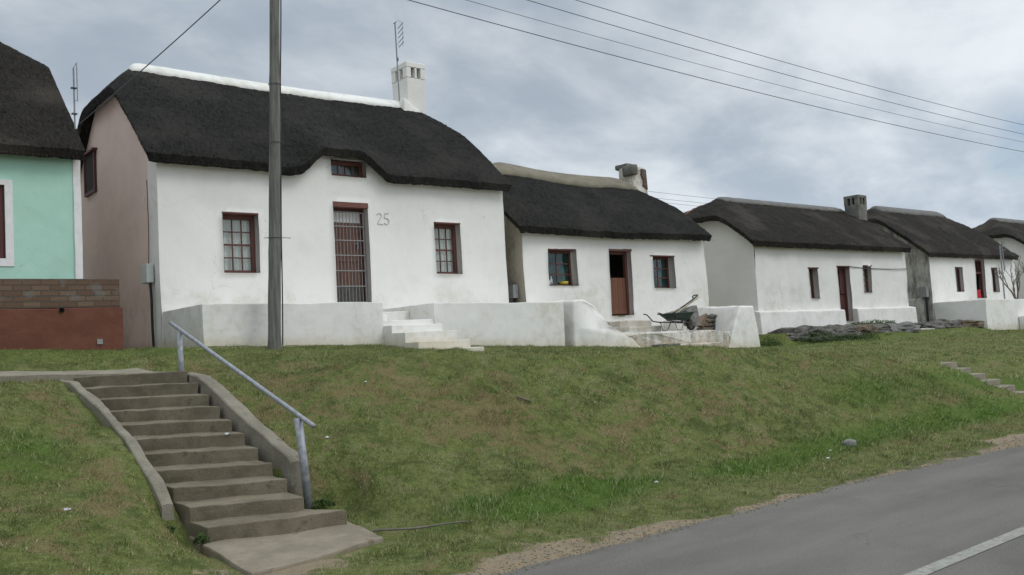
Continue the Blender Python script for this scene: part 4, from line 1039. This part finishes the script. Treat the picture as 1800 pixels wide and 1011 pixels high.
def aerial(label, x, y, z0, z1, up_=True, s=1.0, n=4, group=None):
    t = thing('tv_aerial', label, 'aerial', (x, y, z0))
    bm = bmesh.new(); tube(bm, [(x, y, z0), (x-0.02, y, z1)], 0.018*s, 6); part('mast', bm, M['alu'], t)
    bm = bmesh.new(); xb = x+0.13*s
    tube(bm, [(x, y, z1-0.55*s), (xb, y-0.1*s, z1-0.62*s), (xb+0.01, y-0.1*s, z1), (x+0.06*s, y, z1+0.1*s)], 0.006*s, 5)
    for k in range(n):
        z = z1-0.05*s-0.5*s*k/(n-1) if n > 1 else z1
        tube(bm, [(xb-0.07*s, y-0.25*s, z), (xb+0.06*s, y+0.2*s, z)], 0.010*s, 5)
    tube(bm, [(x-0.05*s, y-0.1*s, z1-0.95*s), (x+0.08*s, y+0.1*s, z1-0.95*s)], 0.02*s, 5)
    tube(bm, [(x-0.03*s, y-0.1*s, z1), (x-0.03*s, y+0.05*s, z1)], 0.012*s, 5)
    part('elements', bm, M['alu'], t); return t
aerial('tall television aerial strapped to the white chimney of cottage 25', 12.55, 19.55, 8.1, 10.15, s=1.0, n=5)
t = thing('tv_aerial', 'slim television aerial mast beside the mint cottage roof', 'aerial', (4.15, 17.3, 5.9))
bm = bmesh.new(); tube(bm, [(4.22, 17.3, 5.9), (4.22, 17.3, 7.1)], 0.014, 6); part('mast', bm, M['alu'], t)
bm = bmesh.new(); tube(bm, [(4.27, 17.28, 6.5), (4.27, 17.28, 7.2)], 0.006, 5); tube(bm, [(4.22, 17.3, 7.1), (4.27, 17.28, 7.2)], 0.006, 5); tube(bm, [(4.22, 17.3, 6.5), (4.27, 17.28, 6.5)], 0.006, 5)
for k in range(22): z = 6.52+0.03*k; tube(bm, [(4.25, 17.24, z), (4.29, 17.32, z)], 0.004, 4)
part('elements', bm, M['alu'], t)
for z in (6.25, 6.72):
    bm = bmesh.new(); box(bm, 4.17, 17.26, z, 4.26, 17.33, z+0.02); part('clamp', bm, M['wire'], t)
aerial('small television aerial behind the far cottages near the right edge', 42.6, 20.5, 4.9, 6.35, s=1.0, n=4)
t = thing('tv_aerial', 'twin pipe mast with small aerial before the far right cottage', 'aerial', (40.0, 16.0, 2.3))
bm = bmesh.new(); tube(bm, [(38.4, 15.9, 2.2), (38.4, 15.9, 4.55)], 0.03, 6); tube(bm, [(38.62, 15.9, 3.55), (38.62, 15.9, 4.75)], 0.022, 6); part('mast', bm, M['alu'], t)
bm = bmesh.new()
for z in (4.35, 4.5, 4.62, 4.72): tube(bm, [(38.5, 15.75, z), (38.8, 16.05, z)], 0.02, 5)
part('elements', bm, M['alu'], t)

# ------------------------------------------------------------------ wheelbarrow with tools
wb = thing('wheelbarrow', 'green wheelbarrow with long handled tools lying in it', 'wheelbarrow', (18.0, 15.6, 1.78))
wy = 15.45; zb = 1.80
bm = bmesh.new()
b4 = [(17.72, wy-0.17, zb+0.28), (18.28, wy-0.15, zb+0.26), (18.28, wy+0.15, zb+0.26), (17.72, wy+0.17, zb+0.28)]
t4 = [(17.55, wy-0.28, zb+0.44), (18.42, wy-0.25, zb+0.46), (18.42, wy+0.25, zb+0.46), (17.55, wy+0.28, zb+0.44)]
b = [bm.verts.new(v) for v in b4]; tt = [bm.verts.new(v) for v in t4]; bm.faces.new(b[::-1])
for i in range(4): bm.faces.new((b[i], b[(i+1) % 4], tt[(i+1) % 4], tt[i]))
bmesh.ops.bevel(bm, geom=[e for e in bm.edges if not e.is_boundary], offset=0.04, segments=3, affect='EDGES')
ri = [(x, y, z) for x, y, z in t4]
tube(bm, [ri[0], ri[1], ri[2], ri[3], ri[0]], 0.012, 6)
o = part('tray', bm, M['green'], wb, False); md = o.modifiers.new('s', 'SOLIDIFY'); md.thickness = 0.006
for sgn in (-1, 1):
    bm = bmesh.new(); yy = wy+sgn*0.24
    tube(bm, [(17.0, yy, zb+0.46), (17.12, yy, zb+0.44), (17.32, yy, zb+0.27), (17.55, yy, zb+0.24), (18.0, wy+sgn*0.14, zb+0.22), (18.62, wy+sgn*0.07, zb+0.17)], 0.016, 7)
    part('handle', bm, M['darksteel'], wb, True)
    bm = bmesh.new(); tube(bm, [(17.6, yy, zb+0.24), (17.68, yy, zb+0.03), (17.85, yy, zb+0.015), (17.98, yy-sgn*.02, zb+0.24)], 0.013, 7); part('leg', bm, M['grime'], wb, True)
bm = bmesh.new(); n = 20; tube(bm, [(18.5+0.14*cos(2*pi*k/n), wy, zb+0.16+0.14*sin(2*pi*k/n)) for k in range(n+1)], 0.032, 8, caps=False)
wh = part('wheel', bm, M['rubber'], wb, True)
bm = bmesh.new(); tube(bm, [(18.5, wy-0.025, zb+0.16), (18.5, wy+0.025, zb+0.16)], 0.11, 14); part('rim', bm, M['grime'], wh, True)
bm = bmesh.new(); tube(bm, [(18.42, wy-0.07, zb+0.02), (18.5, wy-0.08, zb+0.36), (18.62, wy-0.05, zb+0.34), (18.72, wy, zb+0.26), (18.62, wy+0.05, zb+0.34), (18.5, wy+0.08, zb+0.36), (18.42, wy+0.07, zb+0.02)], 0.012, 6); part('wheel_guard', bm, M['grime'], wb, True)
for k, (a, b, mt, lb) in enumerate([((17.75, wy-0.06, zb+0.47), (18.98, wy+0.12, zb+0.83), 'handle', 'pale wooden tool handle pointing out of the wheelbarrow, uppermost'),
                                    ((17.85, wy-0.15, zb+0.46), (18.88, wy+0.0, zb+0.86), 'handle', 'second pale wooden handle beside the dark tool in the wheelbarrow')]):
    bm = bmesh.new(); tube(bm, [a, b], 0.023, 7); tag(link('tool_handle', bm, M[mt], None, True), lb, 'tool', 'tools in the wheelbarrow')
sp = thing('spade', 'dark spade with d shaped grip leaning out of the wheelbarrow', 'spade', (17.9, wy, zb+0.4), 'tools in the wheelbarrow')
bm = bmesh.new(); tube(bm, [(17.9, wy+0.02, zb+0.46), (18.55, wy-0.10, zb+0.80)], 0.018, 7); part('shaft', bm, M['darksteel'], sp, True)
bm = bmesh.new(); tube(bm, [(18.55, wy-0.10, zb+0.80), (18.60, wy-0.16, zb+0.86), (18.68, wy-0.15, zb+0.90), (18.66, wy-0.04, zb+0.90), (18.60, wy-0.03, zb+0.86), (18.55, wy-0.10, zb+0.80)], 0.018, 6); part('grip', bm, M['darksteel'], sp, True)
bm = bmesh.new(); hexa(bm, [(17.55, wy-0.1, zb+0.44), (17.92, wy-0.1, zb+0.50), (17.92, wy+0.1, zb+0.50), (17.55, wy+0.1, zb+0.44)], [(17.55, wy-0.1, zb+0.448), (17.92, wy-0.1, zb+0.508), (17.92, wy+0.1, zb+0.508), (17.55, wy+0.1, zb+0.448)]); part('blade', bm, M['grime'], sp)
bm = bmesh.new(); hexa(bm, [(18.25, wy-0.10, zb+0.50), (18.50, wy-0.10, zb+0.10), (18.56, wy+0.3, zb+0.10), (18.3, wy+0.3, zb+0.50)], [(18.68, wy-0.10, zb+0.66), (18.80, wy-0.10, zb+0.10), (18.74, wy+0.3, zb+0.16), (18.72, wy+0.3, zb+0.62)])
tag(link('sack', finish_rough(bm, 0.03, 5, 0.1, 0.03, 3), M['grime'], None, True), 'grey cement sack slumped over the wheel of the wheelbarrow', 'sack')

# rubble heap on the terrace, each stone its own thing
random.seed(4)
def stone(name, x, y, z, sx, sy, sz, mat, seed, rot=0.0, parent=None, sub=3, amp=0.28, flat_=False):
    bm = bmesh.new(); bmesh.ops.create_icosphere(bm, subdivisions=sub, radius=1.0)
    for v in bm.verts:
        p = v.co.copy()
        p = Vector([math.copysign(abs(c)**0.75, c) for c in p])
        p *= 1+amp*noise.noise(p*1.3+Vector((seed, 0, 0)))+amp*0.45*noise.noise(p*3.4+Vector((seed, 2, 0)))
        p *= 1+amp*0.22*noise.noise(p*8+Vector((seed, 4, 0)))
        v.co = Vector((p.x*sx, p.y*sy, p.z*sz))
    bmesh.ops.rotate(bm, cent=(0, 0, 0), matrix=Matrix.Rotation(rot, 3, 'Z'), verts=bm.verts)
    o = link(name, bm, M[mat], None, sub > 2 and not flat_); o.location = (x, y, z); return o
k = 0
desc = ['lowest left', 'lowest middle', 'lowest right', 'second row left', 'second row middle', 'second row right', 'third row left', 'third row right', 'topmost right']
pos = [(19.62, 0), (19.86, 0), (20.08, 0), (19.68, 1), (19.90, 1), (20.12, 1), (19.80, 2), (20.02, 2), (20.12, 3)]
for (x, lv), dsc in zip(pos, desc):
    o = stone('rubble_stone', x+0.03, 16.0+0.03*lv, 1.80+0.115*lv, 0.13, 0.15, 0.062, 'rock' if k % 3 else 'rock_brown', k*3.7, random.uniform(-.4, .4), sub=3, amp=0.35)
    tag(o, dsc+' flat stone of the rubble heap beside the wheelbarrow', 'stone', 'rubble heap on the terrace'); k += 1
bm = bmesh.new(); hexa(bm, [(19.42, 15.92, 1.93), (19.80, 15.92, 1.78), (19.80, 15.96, 1.78), (19.42, 15.96, 1.93)], [(19.50, 16.05, 2.13), (19.86, 16.0, 2.24), (19.86, 16.04, 2.24), (19.50, 16.09, 2.13)])
tag(link('board', bm, M['cardb']), 'tilted brown board leaning on the rubble heap', 'board')

# things on the window sill of the second cottage
bm = bmesh.new(); tube(bm, [(15.32, 17.22, 3.15), (15.32, 17.22, 3.28), (15.32, 17.22, 3.31), (15.32, 17.22, 3.36)], [0.035, 0.035, 0.014, 0.014], 10)
tag(link('bottle', bm, M['paper'], None, True), 'small white bottle inside the left window of the second cottage', 'bottle')
bm = bmesh.new(); tube(bm, [(15.75, 17.23, 3.15), (15.75, 17.23, 3.22)], [0.11, 0.13], 14)
tag(link('basin', bm, M['yellow'], None, True), 'yellow basin inside the left window of the second cottage', 'basin')
bm = bmesh.new(); tube(bm, [(15.24, 17.24, 3.15), (15.24, 17.24, 3.25)], [0.05, 0.06], 12)
tag(link('cup', bm, M['paper'], None, True), 'white cup left of the bottle inside the window', 'cup')

# rock ledge before the third cottage
led = [(23.9, 16.0, 0.55, 0.30, 0.20, 'rock', 'small dark rock at the left end of the ledge'), (24.9, 15.9, 0.75, 0.4, 0.28, 'rock', 'dark flat rock under the left plinth of the third cottage'),
       (26.0, 15.8, 0.80, 0.45, 0.32, 'rock', 'dark rounded rock second along the ledge'), (27.1, 15.75, 0.6, 0.4, 0.34, 'rock_brown', 'brown earthy rock in the middle of the ledge'),
       (28.0, 15.7, 0.75, 0.4, 0.30, 'rock', 'grey brown rock below the open door of the third cottage'), (29.0, 15.4, 0.75, 0.5, 0.34, 'rock_pale', 'large pale tilted slab of rock right of the door'),
       (31.9, 15.9, 0.7, 0.5, 0.30, 'rock', 'dark rock right of the whitewashed ledge steps'), (33.0, 15.8, 0.9, 0.55, 0.34, 'rock', 'broad dark rock below the stained end wall'),
       (34.0, 15.4, 0.55, 0.5, 0.26, 'rock_brown', 'brown rock at the right end of the ledge')]
for i, (x, y, sx, sy, sz, mt, lb) in enumerate(led):
    tag(stone('rock', x, y-0.05, 1.42, sx*1.0, sy*0.9, sz*0.75, mt, i*5.1+2, random.uniform(-.25, .25), sub=4, amp=0.36, flat_=True), lb, 'rock', 'rocks of the ledge')
bm = bmesh.new(); box(bm, 30.05, 15.2, 1.1, 31.0, 15.9, 1.43); box(bm, 30.6, 14.7, 1.0, 31.35, 15.2, 1.27)
tag(link('rock_steps', finish_rough(bm, 0.03, 2, 0.2, 0.03), M['stepstone']), 'two whitewashed low steps between the ledge rocks', 'steps')
bm = bmesh.new(); box(bm, 23.65, 15.85, 1.0, 29.9, 17.0, 1.68); box(bm, 31.3, 15.75, 1.0, 34.3, 17.0, 1.62); o = link('ledge', finish_rough(bm, 0.10, 2.4, 0.11, 0.04, 2), M['rock'], None, False); o['kind'] = 'structure'

# gravel along the edge of the asphalt
def gravel(n, seed):  # lies on soil and on the ragged asphalt edge
    rg = np.random.default_rng(seed); x = rg.uniform(0, 24, n); y = 5.5+rg.normal(0, 0.20, n)+0.10-0.3*sstep((x-9)/5)
    v0 = np.array([(1, 0, 0), (-1, 0, 0), (0, 1, 0), (0, -1, 0), (0, 0, 1), (0, 0, -1)], float)
    f0 = np.array([(0, 2, 4), (2, 1, 4), (1, 3, 4), (3, 0, 4), (2, 0, 5), (1, 2, 5), (3, 1, 5), (0, 3, 5)])
    s_ = rg.uniform(0.003, 0.010, n)*(0.5+rg.random(n)); a = rg.uniform(0, pi, n); z = np.maximum(terrain(x, y), np.where(y < 5.5, 0.004, -1))
    V = v0[None]*s_[:, None, None]*np.stack([rg.uniform(.7, 1.4, n), rg.uniform(.7, 1.2, n), rg.uniform(.4, .8, n)], 1)[:, None, :]
    X = V[..., 0]*np.cos(a)[:, None]-V[..., 1]*np.sin(a)[:, None]; Y_ = V[..., 0]*np.sin(a)[:, None]+V[..., 1]*np.cos(a)[:, None]
    co = np.stack([X+x[:, None], Y_+y[:, None], V[..., 2]+z[:, None]+0.004], -1).reshape(-1, 3)
    F = (f0[None]+6*np.arange(n)[:, None, None]).reshape(-1, 3)
    me = bpy.data.meshes.new('gravel'); me.vertices.add(len(co)); me.vertices.foreach_set('co', co.ravel())
    me.loops.add(F.size); me.loops.foreach_set('vertex_index', F.ravel().astype(np.int32)); me.polygons.add(len(F))
    me.polygons.foreach_set('loop_start', np.arange(0, F.size, 3, dtype=np.int32)); me.update(calc_edges=True); me.materials.append(M['slab'])
    o = bpy.data.objects.new('gravel', me); COL.objects.link(o); o['kind'] = 'stuff'
    tag(o, 'loose gravel strewn along the edge of the asphalt road', 'gravel')
gravel(9000, 3)

# weeds: small leaf clumps, each a thing
def weed(x, y, z, r, h, n, label, group=None, seed=0):
    rg = random.Random(seed); bm = bmesh.new()
    for k in range(n):
        a = rg.uniform(0, 2*pi); q = rg.random()**0.6*r; c = Vector((x+cos(a)*q, y+sin(a)*q*0.6, z+rg.random()*h*(1-q/r*0.6)))
        d1 = Vector((rg.uniform(-1, 1), rg.uniform(-1, 1), rg.uniform(0.1, 1))).normalized()*rg.uniform(.03, .06); d2 = Vector((rg.uniform(-1, 1), rg.uniform(-1, 1), rg.uniform(-.3, .5))).normalized()*0.018
        v = [bm.verts.new(c-d2), bm.verts.new(c+d1*0.6+d2*0.2), bm.verts.new(c+d1), bm.verts.new(c+d2)]; bm.faces.new(v)
    return tag(link('weed', bm, M['leaf']), label, 'plant', group)
weed(24.3, 15.45, 1.2, 0.9, 0.42, 1600, 'leafy dark weeds at the left foot of the rock ledge', 'weeds on the ledge', 1)
weed(25.9, 15.2, 1.18, 1.0, 0.34, 1600, 'green weeds in front of the rounded ledge rock', 'weeds on the ledge', 2)
weed(28.3, 15.9, 1.68, 1.0, 0.16, 900, 'low weeds on top of the ledge before the door', 'weeds on the ledge', 3)
weed(27.0, 15.3, 1.2, 0.9, 0.30, 1500, 'low green weeds in front of the brown ledge rock', 'weeds on the ledge', 6)
weed(32.6, 15.3, 1.15, 1.2, 0.26, 1500, 'weeds at the foot of the rocks below the stained wall', 'weeds on the ledge', 7)
weed(22.6, 16.0, 1.12, 0.5, 0.4, 1500, 'dark weeds beside the tapered wing wall end', None, 4)

for k, (x, y, z, r_, lb) in enumerate(((2.80, 8.75, 0.12, 0.10, 'weed tuft at the foot of the left stair kerb'), (4.42, 8.75, 0.12, 0.14, 'weed tuft beside the lower handrail post'),
                                       (4.35, 11.9, 1.45, 0.14, 'weed tuft by the top of the right stair kerb'), (3.0, 8.33, 0.06, 0.07, 'small weed tuft against the lowest stair tread'))):
    weed(x, y, z, r_, 0.10, 160, lb, 'weed tufts round the stairs', 20+k)
# bare shrubs on the far stoep
def shrub(label, x, y, z, h, seed, lean=0.3, rad=0.04):
    rg = random.Random(seed); t = thing('bare_shrub', label, 'shrub', (x, y, z), 'bare shrubs by the far stoep')
    bm = bmesh.new(); bt = bmesh.new()
    def grow(p, d, L, r, lv, tgt):
        pts = [p]; q = p
        for k in range(4):
            d = (d+Vector((rg.uniform(-.25, .25), rg.uniform(-.25, .25), rg.uniform(-.05, .2)))).normalized(); q = q+d*L/4; pts.append(q)
        tube(tgt, pts, [r*(1-0.5*k/4) for k in range(5)], 5)
        if lv > 0:
            for k in range(3 if lv > 1 else 3):
                b = pts[rg.randint(2, 4)]; dd_ = (d+Vector((rg.uniform(-.9, .9), rg.uniform(-.6, .6), rg.uniform(-.2, .5)))).normalized()
                grow(b, dd_, L*0.62, r*0.5, lv-1, bt)
    for k in range(3): grow(Vector((x, y, z)), Vector((rg.uniform(-lean, lean)*2, rg.uniform(-.2, .2), 1)).normalized(), h*0.6, rad, 3, bm)
    part('stem', bm, M['bark'], t); part('twigs', bt, M['bark'], t)
shrub('bare forked shrub before the right window of the fourth cottage', 39.3, 15.8, 2.2, 1.55, 3, 0.45, 0.045)
shrub('thick twisted bare shrub at the right edge of the photo', 42.2, 15.6, 2.0, 2.1, 8, 0.5, 0.07)

# ------------------------------------------------------------------ litter and stray things on the bank
def zt_(x, y): return float(terrain(x, y))
def litter(name, x, y, s, lb, mat='paper', lift=0.012, zz_=None, flat=0.4):
    o = stone(name, x, y, (zz_ if zz_ is not None else zt_(x, y))+lift, s*0.75, s*0.5, s*flat*0.8, mat, x*7, 0.3, sub=2, amp=0.6); return o
tag(litter('litter', 3.86, 9.82, 0.035, '', zz_=0.885), 'crumpled white paper lying on a stair tread', 'litter')
tag(stone('stone', 11.15, 6.75, zt_(11.15, 6.75)+0.03, 0.11, 0.075, 0.055, 'rock_pale', 3.3), 'grey boulder lying on the verge near the road', 'stone')
for (x, y, s, lb) in ((7.5, 6.9, 0.035, 'small white scrap in the lush grass before the road'), (10.3, 6.55, 0.035, 'white scrap on the verge left of the grey boulder'), (6.0, 10.5, 0.03, 'tiny white scrap high on the bank right of the handrail'),
                       (10.6, 6.7, 0.03, 'flat white scrap just beside the grey boulder'), (4.9, 9.5, 0.03, 'white scrap on the bank beside the lower handrail post'), (1.95, 8.6, 0.04, 'pale yellowish scrap on the left mound')):
    tag(litter('litter', x, y, s, lb), lb, 'litter', 'litter scattered on the grass')
bm = bmesh.new(); tube(bm, [(4.18, 7.3, 0.10), (4.5, 7.1, 0.09), (4.9, 6.95, 0.10), (5.15, 6.85, 0.07)], [0.012, 0.010, 0.008, 0.004], 6)
tag(link('stick', bm, M['bark'], None, True), 'thin bent stick lying right of the lower landing', 'stick')
bm = bmesh.new(); x, y = 7.55, 9.3; tube(bm, [(x, y, zt_(x, y)+0.03), (x+0.12, y-0.14, zt_(x+0.12, y-0.14)+0.03)], 0.014, 6)
tag(link('stick', bm, M['bark'], None, True), 'short pale stick lying in the middle of the bank', 'stick')
